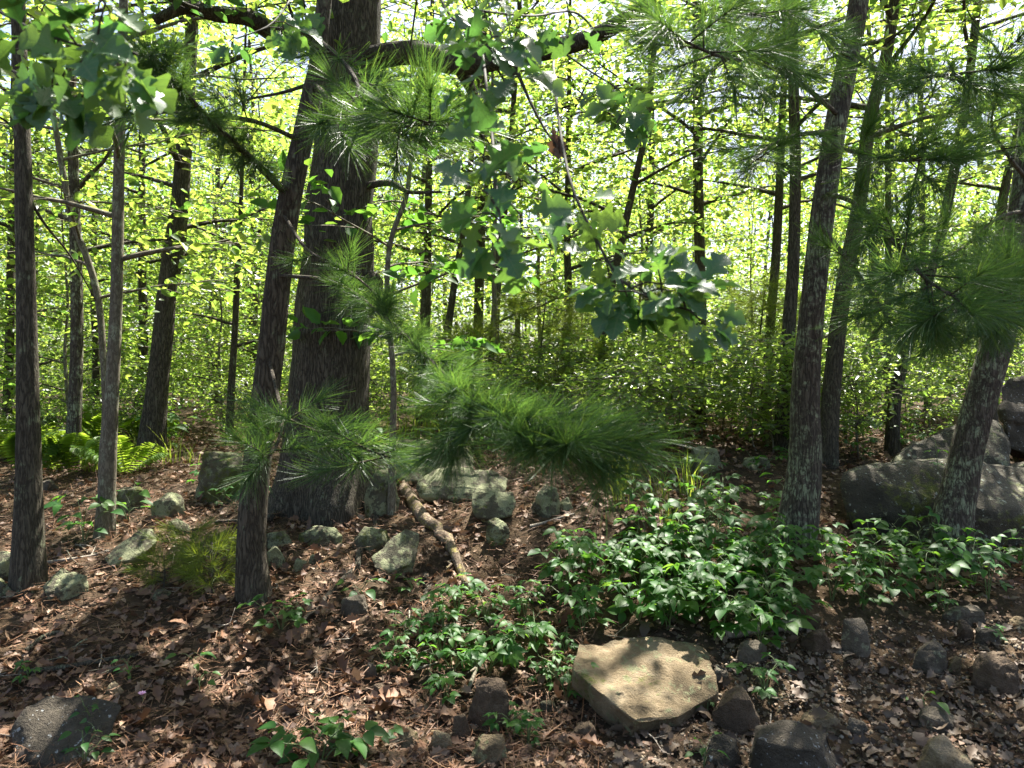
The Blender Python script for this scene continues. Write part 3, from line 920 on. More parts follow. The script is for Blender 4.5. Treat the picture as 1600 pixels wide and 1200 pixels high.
# --- the lichen-crusted pine and the pine by the boulder
R4 = np.random.RandomState(41)
rp, rp_b, P, R = tree('pine_tree', 'slim pine with lichen-crusted bark rising from the green creeper patch', 'tree',
    [(1342, 0, 30), (1322, 110, 32), (1302, 220, 34), (1287, 320, 35), (1275, 420, 36), (1265, 520, 38), (1258, 620, 42), (1258, 720, 46), (1250, 800, 50), (1242, 860, 50)],
    4.8, 8.0, 'bark_lichen', 30, None, rough=.04)
needle_crown(rp, rp_b, P, R, R4, 4.1, 7.8, 20, 1.9, 13)
for pts, n in [
    ([(1310, 180, 4.8), (1250, 130, 4.0), (1190, 100, 3.2), (1130, 90, 2.7), (1060, 60, 2.4)], 28),
    ([(1325, 90, 4.8), (1270, 40, 4.0), (1220, 30, 3.3), (1150, 20, 2.9)], 22),
    ([(1290, 300, 4.8), (1340, 320, 4.0), (1390, 370, 3.3), (1440, 430, 2.8), (1500, 470, 2.6)], 34),
    ([(1300, 230, 4.8), (1350, 240, 4.0), (1400, 250, 3.4), (1460, 250, 3.0)], 20),
    ([(1330, 80, 4.8), (1390, 120, 4.0), (1450, 120, 3.4), (1540, 110, 3.0)], 22),
    ([(1305, 205, 4.8), (1250, 210, 4.2), (1200, 230, 3.8), (1170, 260, 3.5)], 10),
    ([(1280, 350, 4.8), (1320, 400, 4.2), (1370, 470, 3.6), (1400, 520, 3.3)], 14)]:
    pine_branch(rp, rp_b, pts, .016, R4, n, 1.0, .25, .2)
R5 = np.random.RandomState(51)
rb, rb_b, P, R = tree('pine_tree', 'leaning pine with a leafy vine on its trunk in front of the grey boulder', 'tree',
    [(1612, 250, 46), (1600, 330, 46), (1582, 420, 46), (1560, 520, 46), (1540, 600, 44), (1518, 680, 44), (1502, 750, 45), (1484, 830, 50)],
    4.9, 8.0, 'bark_lichen', 31, None, rough=.04)
needle_crown(rb, rb_b, P, R, R5, 3.9, 7.8, 18, 1.9, 13)
for pts, n in [
    ([(1590, 380, 4.9), (1560, 420, 4.0), (1530, 450, 3.3), (1480, 500, 2.9)], 26),
    ([(1580, 420, 4.9), (1570, 440, 4.0), (1580, 470, 3.2), (1560, 510, 2.8)], 24),
    ([(1600, 330, 4.9), (1560, 340, 4.2), (1500, 390, 3.6), (1420, 420, 3.2)], 20),
    ([(1605, 280, 4.9), (1580, 250, 4.2), (1550, 200, 3.6), (1560, 140, 3.2)], 16)]:
    pine_branch(rb, rb_b, pts, .014, R5, n, 1.0, .3, .2)

# ------------------------------------------------------------------ filler trees of the wood
KINDS = [TreeKind(200 + i, 7.6 + 1.0 * i, .075 + .012 * i, 2.4 + .25 * i, 2.2 + .1 * i, 20, 24, .09, 'leaf_wood', 7) for i in range(4)]
SAPS = [TreeKind(300 + i, 3.2 + .8 * i, .024 + .005 * i, .6, 1.15 + .12 * i, 20, 18, .085, 'leaf_wood', 6, rise=.3, bark='bark_sapling') for i in range(4)]
SHRUBS = [TreeKind(400 + i, .75 + .15 * i, .010, .12, .42, 15, 12, .055, 'leaf_shrub', 4, rise=.6, lean=.1, spread=.06, bark='bark_sapling') for i in range(3)]
rr = np.random.RandomState(77)
def far_place(n, d0, d1, clear):
    got = []
    tries = 0
    while len(got) < n and tries < 4000:
        tries += 1
        d = d0 + (d1 - d0) * rr.rand() ** .8
        x = (rr.rand() * 2 - 1) * (d * .74 + 1.5)
        if all((x - a) ** 2 + (d - b) ** 2 > clear ** 2 for a, b in got):
            got.append((x, d))
    return got
for i, (x, y) in enumerate(far_place(24, 14, 32, 2.2)):
    wm = near((x * 9 / y, 9 if y < 16 else 9), WOODMARKS)
    far = 'deep in the sunlit wood, well' if y > 19 else 'in the sunlit wood, some way'
    KINDS[i % 4].put('young_tree', '%s leafy tree %s beyond %s' % (['slender', 'slim', 'tall', 'taller straight'][i % 4], far, wm), 'tree', 'trees of the wood beyond ' + wm,
                     x, y, rr.rand() * 6.28, .85 + .4 * rr.rand())
for i, (x, y) in enumerate(far_place(82, 7.8, 26, 1.2)):
    if y < 10 and x > .3:
        continue          # the gap behind the bank stays open to the sun
    wm = near((x * 9 / y, 9), WOODMARKS)
    far = 'far beyond' if y > 16 else ('beyond' if y > 10.5 else 'next to')
    SAPS[i % 4].put('sapling', '%s bright green sapling of the understorey %s %s' % (['low', 'bushy', 'lanky', 'tall'][i % 4], far, wm), 'sapling', 'understorey saplings %s %s' % (far, wm),
                    x, y, rr.rand() * 6.28, .8 + .45 * rr.rand())
SHRUB_EXTRA = [((px - 800) / F * d, d) for px, d in zip(rr.rand(46) * 760 + 850, 6.6 + 6.5 * rr.rand(46) ** 1.2)] + [((px - 800) / F * d, d) for px, d in zip(rr.rand(16) * 800, 9.5 + 4 * rr.rand(16))]
for i, (x, y) in enumerate([(1.0, 6.7), (1.6, 7.1), (2.3, 6.9), (2.0, 7.9), (1.2, 8.0), (.5, 7.6), (2.9, 7.6), (.1, 8.4), (3.4, 8.4), (-.3, 7.4), (2.6, 8.8),
                            (1.6, 9.2), (.8, 9.4), (4.1, 7.4), (4.7, 8.3), (-3.6, 9.4), (-2.9, 10.0), (-1.9, 9.5), (-4.6, 9.0), (-5.4, 8.4), (3.5, 10.0), (-1.2, 9.0)] + SHRUB_EXTRA):
    wm = near((x, y), {**WOODMARKS, **MARKS})
    SHRUBS[i % 3].put('shrub', '%s small-leaved shrub on the forest floor near %s' % (['low', 'knee-high', 'bushy'][i % 3], wm), 'shrub', 'shrubs near ' + wm,
                      x, y, rr.rand() * 6.28, .8 + .5 * rr.rand())

# far wood: one mass
rs = np.random.RandomState(88)
def far_wood():
    n_cl = 2600
    d = 27 + 26 * rs.rand(n_cl)
    x = (rs.rand(n_cl) * 2 - 1) * (d * .8 + 4)
    z = .9 + 12 * rs.rand(n_cl) ** 1.7
    m = 26
    C = np.column_stack([x, d, z])
    P = (C[:, None, :] + rs.randn(n_cl, m, 3) * np.array([.75, .75, .45])).reshape(-1, 3)
    n = len(P)
    D = rs.randn(n, 3); U = np.array([0, 0, 1]) + rs.randn(n, 3) * .6
    V, T = scatter(LEAF_S[0], LEAF_S[1], P, D, U, .2 + .14 * rs.rand(n))
    o = kind(link('forest', mesh_tris('forest', V, T, M['leaf_wood'])), 'stuff', 'far sunlit leafy wood closing the view behind the trees', 'forest')
    g = Geo()
    for i in range(130):
        dd = 27 + 24 * rs.rand(); xx = (rs.rand() * 2 - 1) * (dd * .78 + 3)
        g.add(*tube(catmull([(xx, dd, .5), (xx + rs.randn() * .3, dd, 5), (xx + rs.randn() * .6, dd, 13)], 8), np.linspace(.11, .05, 8), 6))
    t = link('trunks', g.mesh('trunks', M['bark_thin']), o)
    t['kind'] = 'stuff'
far_wood()

# ------------------------------------------------------------------ rocks
def rock_mesh(name, pts, mat, seed, rough=.05, bev=.07, cuts=4):
    """rock from hull points (local coordinates): bevelled hull, broken up by noise"""
    bm = bmesh.new()
    for p in pts:
        bm.verts.new(p)
    r = bmesh.ops.convex_hull(bm, input=bm.verts)
    junk = list({g for g in r['geom_interior'] + r['geom_unused'] if isinstance(g, bmesh.types.BMVert)})
    bmesh.ops.delete(bm, geom=junk, context='VERTS')
    size = max((v.co - u.co).length for v in bm.verts for u in bm.verts)
    bmesh.ops.dissolve_limit(bm, angle_limit=.12, verts=bm.verts, edges=bm.edges)
    bmesh.ops.bevel(bm, geom=list(bm.edges), offset=bev * size * .45, segments=2, profile=.6, affect='EDGES', clamp_overlap=True)
    bmesh.ops.triangulate(bm, faces=bm.faces)
    for it in range(cuts):
        long = [e for e in bm.edges if e.calc_length() > size * (.11 if it < 2 else .055 if it < 3 else .036)]
        if long:
            bmesh.ops.subdivide_edges(bm, edges=long, cuts=1, use_grid_fill=True)
            bmesh.ops.triangulate(bm, faces=[f for f in bm.faces if len(f.verts) > 3])
    bm.normal_update()
    so = Vector((seed * 3.17, seed * 1.31, seed * 2.7))
    mv = {}
    for v in bm.verts:
        c = v.co / size
        a = mnoise.fractal(c * 3.2 + so, 1.0, 2.1, 4)
        b = mnoise.noise(c * 14 + so)
        st = mnoise.cell(Vector((c.x * 1.2, c.y * 1.2, c.z * 9)) + so)
        mv[v] = v.co + v.normal * size * rough * (a * .8 + b * .26 + st * .2)
    for v, c in mv.items():
        v.co = c
    me = bpy.data.meshes.new(name)
    bm.to_mesh(me); bm.free()
    me.polygons.foreach_set('use_smooth', np.ones(len(me.polygons), bool))
    me.set_sharp_from_angle(angle=math.radians(26))
    me.materials.append(mat)
    return me

def rock_box(label, x0, y0, x1, y1, mat, seed, name='rock', cat='rock', flat=1.0, tilt=0.0, thick=.8, rough=.05, d=None, n=15, sink=.22, pointy=.5):
    """rock filling the photo box at the depth where its foot meets the ground"""
    rs = np.random.RandomState(seed)
    cx = (x0 + x1) / 2
    if d is None:
        d = hit(cx, y1 - (y1 - y0) * .08)[1]
    wd = (x1 - x0) / F * d
    dp = wd * thick
    dc = d + dp * .35
    wd = (x1 - x0) / F * dc
    zt, zb = CAMZ + (600 - y0) / F * dc, CAMZ + (600 - y1) / F * dc
    h = zt - zb
    zb -= sink * h + .02
    zt += .12 * h
    base = np.array([(cx - 800) / F * dc, dc, zb])
    pts = []
    for i in range(n):
        a = 2 * PI * (i + .6 * rs.rand()) / n * 2
        low = i % 2
        rr_ = .5 * (.82 + .22 * rs.rand())
        xx = math.cos(a) * rr_ * wd; yy = math.sin(a) * rr_ * dp
        zz = (zt - zb) * ((.05 + .25 * rs.rand()) if low else (1 - pointy * rs.rand()))
        if not low:
            xx *= .86 * flat; yy *= .8
            zz += tilt * xx
        pts.append((xx, yy, zz))
    # make sure the box is filled
    pts += [(-wd * .5, 0, (zt - zb) * (.35 + .3 * rs.rand())), (wd * .5, 0, (zt - zb) * (.35 + .3 * rs.rand())), ((rs.rand() - .5) * wd * .5, dp * .1, zt - zb)]
    o = link(name, rock_mesh(name, pts, M[mat], seed, rough), None, base)
    tag(o, label, cat)
    return o

def rock_hull(label, P, mat, seed, name='rock', cat='rock', rough=.045, bev=.06, front=None, squash=.5):
    """rock from photo pixels with depths"""
    if front is not None:      # its foot stands where the ground is seen, its depth is squash times the sketch
        dm = min(p[2] for p in P)
        P = [(a, b, front + (c - dm) * squash) for a, b, c in P]
    W = np.array([w(*p) for p in P])
    base = np.array([W[:, 0].mean(), W[:, 1].mean(), W[:, 2].min()])
    o = link(name, rock_mesh(name, [tuple(q) for q in W - base], M[mat], seed, rough, bev), None, base)
    return tag(o, label, cat)

# tan boulder by the road edge
rock_hull('large tan boulder with a broad sloping top beside the road edge',
          [(903, 1004, 3.62), (1000, 998, 3.70), (1085, 1010, 3.68), (1108, 1022, 3.62), (1115, 1086, 3.32), (1060, 1120, 3.14), (992, 1126, 3.06), (935, 1080, 3.2), (896, 1046, 3.36),
           (893, 1078, 3.38), (948, 1128, 3.22), (984, 1166, 3.14), (1014, 1168, 3.16), (1066, 1144, 3.22), (1112, 1110, 3.36), (930, 1090, 3.85), (1100, 1090, 3.85)],
          'rock_tan', 1, 'boulder', 'boulder', .042, .018)
# boulders at the edge of the wood, right side
rock_hull('big grey boulder with pale lichen spots, a vine-wrapped pine in front',
          [(1312, 738, 5.5), (1345, 728, 5.7), (1450, 722, 5.8), (1560, 716, 5.8), (1660, 724, 5.8), (1720, 760, 5.6), (1318, 800, 5.4), (1345, 848, 5.35), (1400, 862, 5.3), (1450, 850, 5.3),
           (1560, 805, 5.2), (1640, 850, 5.2), (1720, 860, 5.3), (1330, 850, 6.4), (1700, 850, 6.6), (1500, 860, 5.6), (1400, 745, 6.7), (1650, 745, 6.7)],
          'rock_big', 2, 'boulder', 'boulder', .045, .03, 5.02, .8)
rock_hull('sloping grey slab leaning on top of the big lichen-spotted boulder',
          [(1380, 742, 6.2), (1400, 705, 6.3), (1440, 680, 6.5), (1500, 662, 6.6), (1556, 655, 6.6), (1568, 690, 6.3), (1572, 738, 6.1), (1470, 748, 6.0), (1400, 730, 7.2), (1560, 700, 7.3)],
          'rock_big', 3, 'boulder', 'boulder', .04, .05, 5.75, .8)
rock_hull('dark boulder perched highest above the leaning slab',
          [(1560, 600, 6.9), (1585, 588, 7.0), (1660, 585, 7.0), (1700, 640, 6.8), (1574, 650, 6.7), (1576, 700, 6.6), (1680, 720, 6.6), (1590, 720, 7.6), (1680, 700, 7.8)],
          'rock_dark', 4, 'boulder', 'boulder', .04, .05, 6.3, .8)
rock_hull('dark boulder with white specks half sunk in the leaf litter',
          [(18, 1145, 3.15), (38, 1108, 3.25), (75, 1088, 3.36), (130, 1085, 3.4), (170, 1098, 3.36), (196, 1100, 3.35), (150, 1135, 3.15), (130, 1165, 3.02), (60, 1190, 2.9), (15, 1180, 3.0),
           (100, 1215, 2.85), (40, 1215, 2.9), (150, 1190, 3.0), (60, 1130, 3.5), (180, 1130, 3.45)],
          'rock_dark', 5, 'boulder', 'boulder', .035, .05, 2.8, .5)
# ledge rocks behind the oak's roots
rock_hull('long ledge rock with sunlit flat top behind the mossy root',
          [(560, 692, 6.3), (640, 684, 6.5), (738, 684, 6.5), (742, 700, 6.1), (735, 740, 5.9), (640, 752, 5.8), (570, 745, 5.85), (560, 720, 5.9), (600, 770, 5.9), (720, 765, 5.9), (600, 735, 7.0), (730, 735, 7.0)],
          'rock_lichen', 6, cat='rock', rough=.035, bev=.04, front=5.75, squash=.5)
rock_hull('pale green ledge rock in front of the long ledge',
          [(652, 748, 5.7), (690, 728, 5.85), (770, 735, 5.8), (795, 748, 5.7), (788, 772, 5.5), (720, 782, 5.4), (656, 775, 5.45), (650, 760, 5.5), (700, 795, 5.6), (780, 790, 5.7), (700, 770, 6.2), (780, 765, 6.2)],
          'rock_lichen', 7, rough=.035, bev=.04, front=5.15, squash=.5)
rock_hull('tilted slab of lichened rock lit by the sun beside the oak roots',
          [(580, 870, 4.62), (622, 838, 4.78), (632, 824, 4.85), (655, 832, 4.85), (652, 862, 4.65), (640, 882, 4.5), (612, 892, 4.45), (584, 886, 4.48), (600, 905, 4.5), (645, 895, 4.6), (610, 870, 4.95), (650, 860, 4.98)],
          'rock_lichen', 8, rough=.035, bev=.035, front=4.36, squash=.5)
rock_hull('wedge-shaped pale lichen rock at the foot of the grey sapling',
          [(160, 872, 4.85), (190, 848, 4.95), (220, 824, 5.05), (238, 826, 5.05), (246, 845, 4.9), (236, 856, 4.8), (210, 872, 4.7), (170, 884, 4.7), (200, 895, 4.8), (240, 870, 5.0), (180, 870, 5.2), (240, 850, 5.25)],
          'rock_lichen', 9, rough=.035, bev=.04, front=4.4, squash=.5)
rock_hull('square block of pale rock at the lip of the bank',
          [(737, 772, 5.15), (770, 766, 5.25), (802, 768, 5.25), (806, 785, 5.1), (798, 806, 5.02), (770, 812, 5.0), (742, 808, 5.0), (737, 790, 5.05), (745, 800, 5.5), (800, 800, 5.5), (760, 820, 5.1)],
          'rock_lichen', 10, rough=.03, bev=.06, front=4.86, squash=.5)
BOXES = [
    ('mossy stone tucked under the square block on the bank', 758, 812, 797, 858, 'rock_moss', {}),
    ('rounded lichen stone on the bank near the hanging pine spray', 830, 762, 876, 812, 'rock_lichen', {}),
    ('small pale stone between the rounded lichen stone and the dirt cut', 868, 780, 897, 802, 'rock_lichen', {}),
    ('upright lichen stone just beside the thick mossy root', 568, 742, 622, 812, 'rock_lichen', {}),
    ('shaded mossy rock hidden behind the leaning pine', 305, 712, 402, 792, 'rock_moss', {}),
    ('flat mossy stone in the row at the foot of the oak', 462, 824, 536, 857, 'rock_moss', {}),
    ('low tan stone half covered by dead leaves in the row by the oak', 546, 830, 612, 864, 'rock_moss', {}),
    ('pale flat stone next to the leaning pine trunk', 412, 832, 458, 862, 'rock_lichen', {}),
    ('chunky pale stone leaning on the pine trunk', 410, 856, 446, 891, 'rock_lichen', {}),
    ('small pale stone in litter beside the chunky stone', 456, 874, 481, 894, 'rock_lichen', {}),
    ('tiny flat pale stone below the flat mossy stone', 482, 868, 506, 881, 'rock_lichen', {}),
    ('split pale stone lying in the sunny litter below the roots', 531, 935, 576, 971, 'rock_grey', {}),
    ('rough grey rock in the rubble heap beyond the wedge rock', 235, 775, 292, 815, 'rock_lichen', {}),
    ('low rock at the near side of the rubble heap', 180, 765, 232, 800, 'rock_moss', {}),
    ('flat stone at the far side of the rubble heap', 60, 752, 92, 772, 'rock_grey', {}),
    ('buried stone between rubble heap and leaning pine', 262, 812, 300, 838, 'rock_moss', {}),
    ('pale lichen rock lying against the foot of the slim dark oak', 66, 896, 138, 940, 'rock_lichen', {}),
    ('pale rock half behind the slim dark oak, upper one', -20, 868, 30, 912, 'rock_lichen', {}),
    ('pale rock half behind the slim dark oak, lower one', -30, 908, 30, 940, 'rock_lichen', {}),
    ('small buff stone sunk in pine needles beside the mossy seedling', 232, 920, 272, 940, 'rock_moss', {}),
    ('sunlit lichened rock in the low plants behind the bank', 1070, 702, 1129, 742, 'rock_lichen', {}),
    ('small pointed stone below the sunlit lichened rock', 1055, 750, 1086, 776, 'rock_lichen', {}),
    ('flat pale rock deeper among the low plants', 1155, 716, 1206, 737, 'rock_lichen', {}),
    ('angular brown rock touching the tan boulder', 1112, 1084, 1190, 1150, 'rock_brown', {}),
    ('small grey cube of stone at the upper corner of the tan boulder', 1110, 1042, 1140, 1078, 'rock_grey', {}),
    ('dark flat slab at the road edge with a sunlit corner', 1162, 1142, 1318, 1235, 'rock_dark', dict(rough=.03)),
    ('dark low stone between tan boulder and flat slab', 1100, 1156, 1160, 1205, 'rock_dark', {}),
    ('flat tan stone lying behind the dark slab', 1243, 1116, 1316, 1150, 'rock_tan', {}),
    ('little grey stone right next to the flat tan stone', 1318, 1126, 1356, 1152, 'rock_grey', {}),
    ('grey-green stone among grey dead leaves', 1430, 1114, 1502, 1152, 'rock_grey', {}),
    ('tan wedge of rock at the road edge', 1432, 1158, 1524, 1230, 'rock_tan', {}),
    ('smooth rounded pale grey stone in the gravel bank', 1314, 973, 1361, 1030, 'rock_grey', dict(rough=.015, n=26)),
    ('cracked grey rock sticking out of the gravel bank', 1424, 1006, 1482, 1060, 'rock_grey', {}),
    ('small cream stone beside the cracked grey rock', 1479, 1028, 1502, 1056, 'rock_tan', {}),
    ('dark brown angular rock low in the gravel bank', 1518, 1028, 1596, 1092, 'rock_brown', {}),
    ('flat grey stone at the top of the gravel bank', 1474, 948, 1542, 980, 'rock_grey', {}),
    ('small brown stone under the flat grey stone', 1494, 970, 1522, 1004, 'rock_brown', {}),
    ('dark stone near the small brown stone on the gravel bank', 1522, 984, 1562, 1012, 'rock_dark', {}),
    ('thin pale stone at the lip of the gravel bank', 1574, 966, 1625, 988, 'rock_tan', {}),
    ('dull brown stone between the log and the rounded grey stone', 1250, 986, 1302, 1022, 'rock_brown', {}),
    ('grey-brown upright rock with one sunny face near the dead stick', 731, 1070, 797, 1150, 'rock_brown', {}),
    ('tan stone below the upright rock', 734, 1154, 792, 1205, 'rock_tan', {}),
    ('round buff cobble in the dirt edge', 615, 1141, 656, 1172, 'rock_tan', dict(rough=.02, n=24)),
    ('second buff cobble, beside the round one', 668, 1146, 707, 1182, 'rock_tan', dict(rough=.02, n=24)),
    ('brownish cobble between the buff cobbles and the upright rock', 706, 1120, 736, 1162, 'rock_brown', dict(rough=.02, n=24)),
    ('small square stone in the brown litter of the slope', 569, 1038, 590, 1066, 'rock_grey', {}),
    ('low rusty stone below the small square stone', 580, 1070, 612, 1098, 'rock_brown', {}),
    ('brown stone at the foot of the tan boulder, half in dirt', 888, 1130, 935, 1168, 'rock_brown', {}),
    ('olive flat stone before the tan boulder', 838, 1096, 872, 1116, 'rock_moss', {}),
    ('buff chip of stone beside the dark speckled boulder', 165, 1068, 194, 1090, 'rock_tan', {}),
    ('grey stone behind the seedling on the gravel bank', 1148, 1005, 1200, 1040, 'rock_grey', {}),
]
for i, (lab, x0, y0, x1, y1, mt, kw) in enumerate(BOXES):
    small = (x1 - x0) < 42
    rock_box(lab, x0, y0, x1, y1, mt, 60 + i, 'stone' if small else 'rock', 'stone' if small else 'rock', **kw)

# loose single stones on the gravel bank and the slope: shared shapes
rs = np.random.RandomState(19)
PEB = []
for i in range(5):
    pts = nrm(rs.randn(14, 3)) * np.array([1, .8, .6])
    PEB.append([rock_mesh('small_stone', [tuple(p) for p in pts], M[m], 150 + i, .05, .08, 1) for m in ('rock_grey', 'rock_tan', 'rock_brown')])
spots = [(1180 + 420 * rs.rand(), 985 + 200 * rs.rand()) for _ in range(80)] + [(820 + 110 * rs.rand(), 1090 + 100 * rs.rand()) for _ in range(18)] + \
        [(560 + 240 * rs.rand(), 1110 + 90 * rs.rand()) for _ in range(22)] + [(60 + 500 * rs.rand(), 830 + 330 * rs.rand()) for _ in range(30)]
for px, py in spots:
    p = hit(px, py)
    o = link('small_stone', rs_choice(rs, rs_choice(rs, PEB)), None, p + np.array([0, 0, .002]))
    s = .010 + .020 * rs.rand() ** 2
    o.scale = (s * (1 + .5 * rs.rand()), s, s * .8)
    o.rotation_euler = (rs.rand() * .6, rs.rand() * .6, rs.rand() * 6)
    colr = {'rock_grey': 'grey', 'rock_tan': 'tan', 'rock_brown': 'brown'}[o.data.materials[0].name]
    tag(o, 'small loose %s stone on the ground near %s' % (colr, near(p)), 'stone', 'loose %s stones near %s' % (colr, near(p)))

# gravel
def gravel():
    rs = np.random.RandomState(5)
    n = 5200
    tv = nrm(np.array([(1, 0, -.3), (-.5, .87, -.3), (-.5, -.87, -.3), (.6, .5, .5), (-.8, .1, .5), (.3, -.8, .5), (0, 0, 1)], float))
    tf = np.array([(0, 3, 5), (1, 4, 3), (2, 5, 4), (0, 1, 3), (1, 2, 4), (2, 0, 5), (3, 4, 6), (4, 5, 6), (5, 3, 6)])
    px = np.where(rs.rand(n) < .68, 1120 + 560 * rs.rand(n), 380 + 800 * rs.rand(n))
    py = np.where(px > 1120, 970 + 260 * rs.rand(n), 1080 + 160 * rs.rand(n))
    P = np.array([hit(a, b) for a, b in zip(px, py)])
    S = .003 + .011 * rs.rand(n) ** 3
    V, T = scatter(tv, tf, P + np.array([0, 0, .002]), rs.randn(n, 3) * np.array([1, 1, .3]), np.array([0, 0, 1]) + rs.randn(n, 3) * .3, S)
    kind(link('gravel', mesh_tris('gravel', V, T, M['pebble'], False)), 'stuff', 'fine tan gravel and grit washed over the bank and road edge', 'gravel')
gravel()

# ------------------------------------------------------------------ leaf litter
def litter_pos(rs, n, span):
    y = span[0] + (span[1] - span[0]) * rs.rand(n) ** span[2]
    x = (rs.rand(n) * 2 - 1) * (y * .72 + .6)
    return x, y
near_mark = near
def litter():
    rs = np.random.RandomState(6)
    for nm, mt, n, rng_, cond in [
        ('leaf_litter', 'dead_leaf', 24000, (2.45, 11, 1.7), lambda x, y: (x / y < .1) | (y > 4.3)),
        ('leaf_litter', 'dead_leaf_grey', 4200, (2.2, 3.9, 1.0), lambda x, y: x / y > .12)]:
        x, y = litter_pos(rs, n, rng_)
        m = cond(x, y)
        # the litter lies in drifts: thinner where the dirt shows
        thin = (np.sin(2.3 * x + 1.1 * y) + np.sin(4.1 * x - 2.7 * y + 1)) * .25 + .62
        m &= rs.rand(n) < np.clip(thin, .45, 1)
        x, y = x[m], y[m]; k = len(x)
        P = np.column_stack([x, y, ground_z(x, y) + .004 + .022 * rs.rand(k)])
        e = .02
        N = np.column_stack([-(ground_z(x + e, y) - ground_z(x - e, y)) / (2 * e), -(ground_z(x, y + e) - ground_z(x, y - e)) / (2 * e), np.ones(k)])
        U = nrm(N) + rs.randn(k, 3) * .5
        S = (.032 + .05 * rs.rand(k))
        V, T = scatter(*LEAF_DEAD, P, rs.randn(k, 3) * np.array([1, 1, .12]), U, S, curl=rs.randn(k) * .9, fold=.25 * rs.randn(k) + .15)
        lab = 'brown dead oak leaves covering the shady slope' if mt == 'dead_leaf' else 'grey-brown dead leaves drifted along the stony road edge'
        kind(link(nm, mesh_tris(nm, V, T, M[mt])), 'stuff', lab, 'leaf litter')
    # crumbled bits
    n = 30000
    x, y = litter_pos(rs, n, (2.3, 8, 1.3))
    P = np.column_stack([x, y, ground_z(x, y) + .004 + .012 * rs.rand(n)])
    tv = np.array([(-.4, 0, 0), (.3, .1, .12), (.45, .7, 0), (-.2, 1, .15)], float); tf = np.array([(0, 1, 2), (0, 2, 3)])
    V, T = scatter(tv, tf, P, rs.randn(n, 3) * np.array([1, 1, .2]), np.array([0, -.2, 1]) + rs.randn(n, 3) * .5, .008 + .022 * rs.rand(n) ** 2)
    kind(link('leaf_crumbs', mesh_tris('leaf_crumbs', V, T, M['dead_leaf'], False)), 'stuff', 'crumbled bits of dead leaf and bark strewn over the soil', 'leaf litter')
    # single leaves on top
    FL = []
    for i in range(6):
        V = LEAF_DEAD[0].copy()
        V[:, 2] += rs.randn() * 1.0 * (V[:, 1] - .4) ** 2 + (.2 + .3 * rs.randn()) * np.abs(V[:, 0]) + .3 * rs.randn() * V[:, 0] * V[:, 1]
        FL += [mesh_tris('fallen_leaf', V, LEAF_DEAD[1], M[mt]) for mt in ('dead_leaf', 'dead_leaf', 'dead_leaf_grey')]
    for i in range(230):
        px, py = rs.rand() * 1600, 900 + 300 * rs.rand() ** .8
        p = hit(px, py)
        grey = p[0] / p[1] > .15
        me = rs_choice(rs, [f for f in FL if (f.materials[0].name == 'dead_leaf_grey') == grey])
        o = link('fallen_leaf', me, None, p + np.array([0, 0, .022]))
        s = .065 + .045 * rs.rand()
        o.scale = (s, s, s)
        o.rotation_euler = (rs.randn() * .35, rs.randn() * .35, rs.rand() * 6.28)
        tag(o, 'curled %s fallen leaf lying near %s' % ('grey-brown' if grey else 'brown', near_mark(p)), 'leaf', 'fallen leaves near ' + near_mark(p))
    # brown pine needles
    n = 26000
    x, y = litter_pos(rs, n, (2.5, 7.5, 1.2))
    m = (x / y < .12)
    x, y = x[m], y[m]; n = len(x)
    P = np.column_stack([x, y, ground_z(x, y) + .010 + .025 * rs.rand(n)])
    tv = np.array([(-.011, 0, 0), (.011, 0, 0), (.011, .5, .03), (-.011, .5, .03), (0, 1, 0)], float)
    tf = np.array([(0, 1, 2), (0, 2, 3), (3, 2, 4)])
    V, T = scatter(tv, tf, P, rs.randn(n, 3) * np.array([1, 1, .15]), np.array([0, 0, 1]) + rs.randn(n, 3) * .4, .08 + .08 * rs.rand(n), curl=rs.randn(n) * .3)
    kind(link('pine_needle_litter', mesh_tris('pine_needle_litter', V, T, M['dead_needle'], False)), 'stuff', 'rusty fallen pine needles strewn over the slope', 'pine needles')
litter()

# ------------------------------------------------------------------ sticks and log
def stick(label, pts, r0, r1, mat, name='twig', cat='twig', group=None, lift=.02, twigs=0, seed=0):
    P = ground_path(pts, lift)
    rs = np.random.RandomState(seed)
    g = Geo(); g.add(*tube(P, np.linspace(r0, r1, 18), 7, .05, seed))
    for i in range(twigs):
        k = 4 + rs.randint(12)
        d = nrm(nrm(P[k + 1] - P[k]) + rs.randn(3) * .6); d[2] = abs(d[2]) * .5
        L = .05 + .1 * rs.rand()
        g.add(*tube(P[k] + d * L * np.linspace(0, 1, 4)[:, None], np.linspace(r1 + .001, .001, 4), 4))
    b = P[0]
    return tag(link(name, g.mesh(name, M[mat], b), None, b), label, cat, group)
stick('pale weathered log lying across the lower edge of the creeper patch', [(1128, 996), (1170, 990), (1210, 987), (1250, 984)], .035, .028, 'wood_dead', 'log', 'log', lift=.02)
stick('dead forked stick propped beside the upright brown rock', [(757, 1016), (748, 1038), (740, 1066), (730, 1092)], .014, .008, 'bark_sapling', 'stick', 'stick', lift=.03, twigs=2, seed=1)
stick('pale broken branch lying on the lip of the bank under the pine spray', [(828, 828), (850, 822), (872, 815), (897, 808)], .012, .006, 'wood_dead', 'stick', 'stick', twigs=2, seed=2)
stick('long dark branch lying up the slope to the foot of the leaning pine', [(30, 1060), (100, 1050), (170, 1038), (230, 1030)], .016, .008, 'bark_thin', 'stick', 'stick', twigs=3, seed=3)
stick('grey branch on the ground near the wedge rock', [(70, 885), (110, 880), (150, 872), (170, 866)], .012, .006, 'wood_dead', 'stick', 'stick', twigs=3, seed=4)
stick('curved dark root-like branch in the needle litter by the slim dark oak', [(40, 1025), (62, 1005), (85, 995), (100, 998)], .014, .008, 'bark_thin', 'stick', 'stick', seed=5)
rs = np.random.RandomState(23)
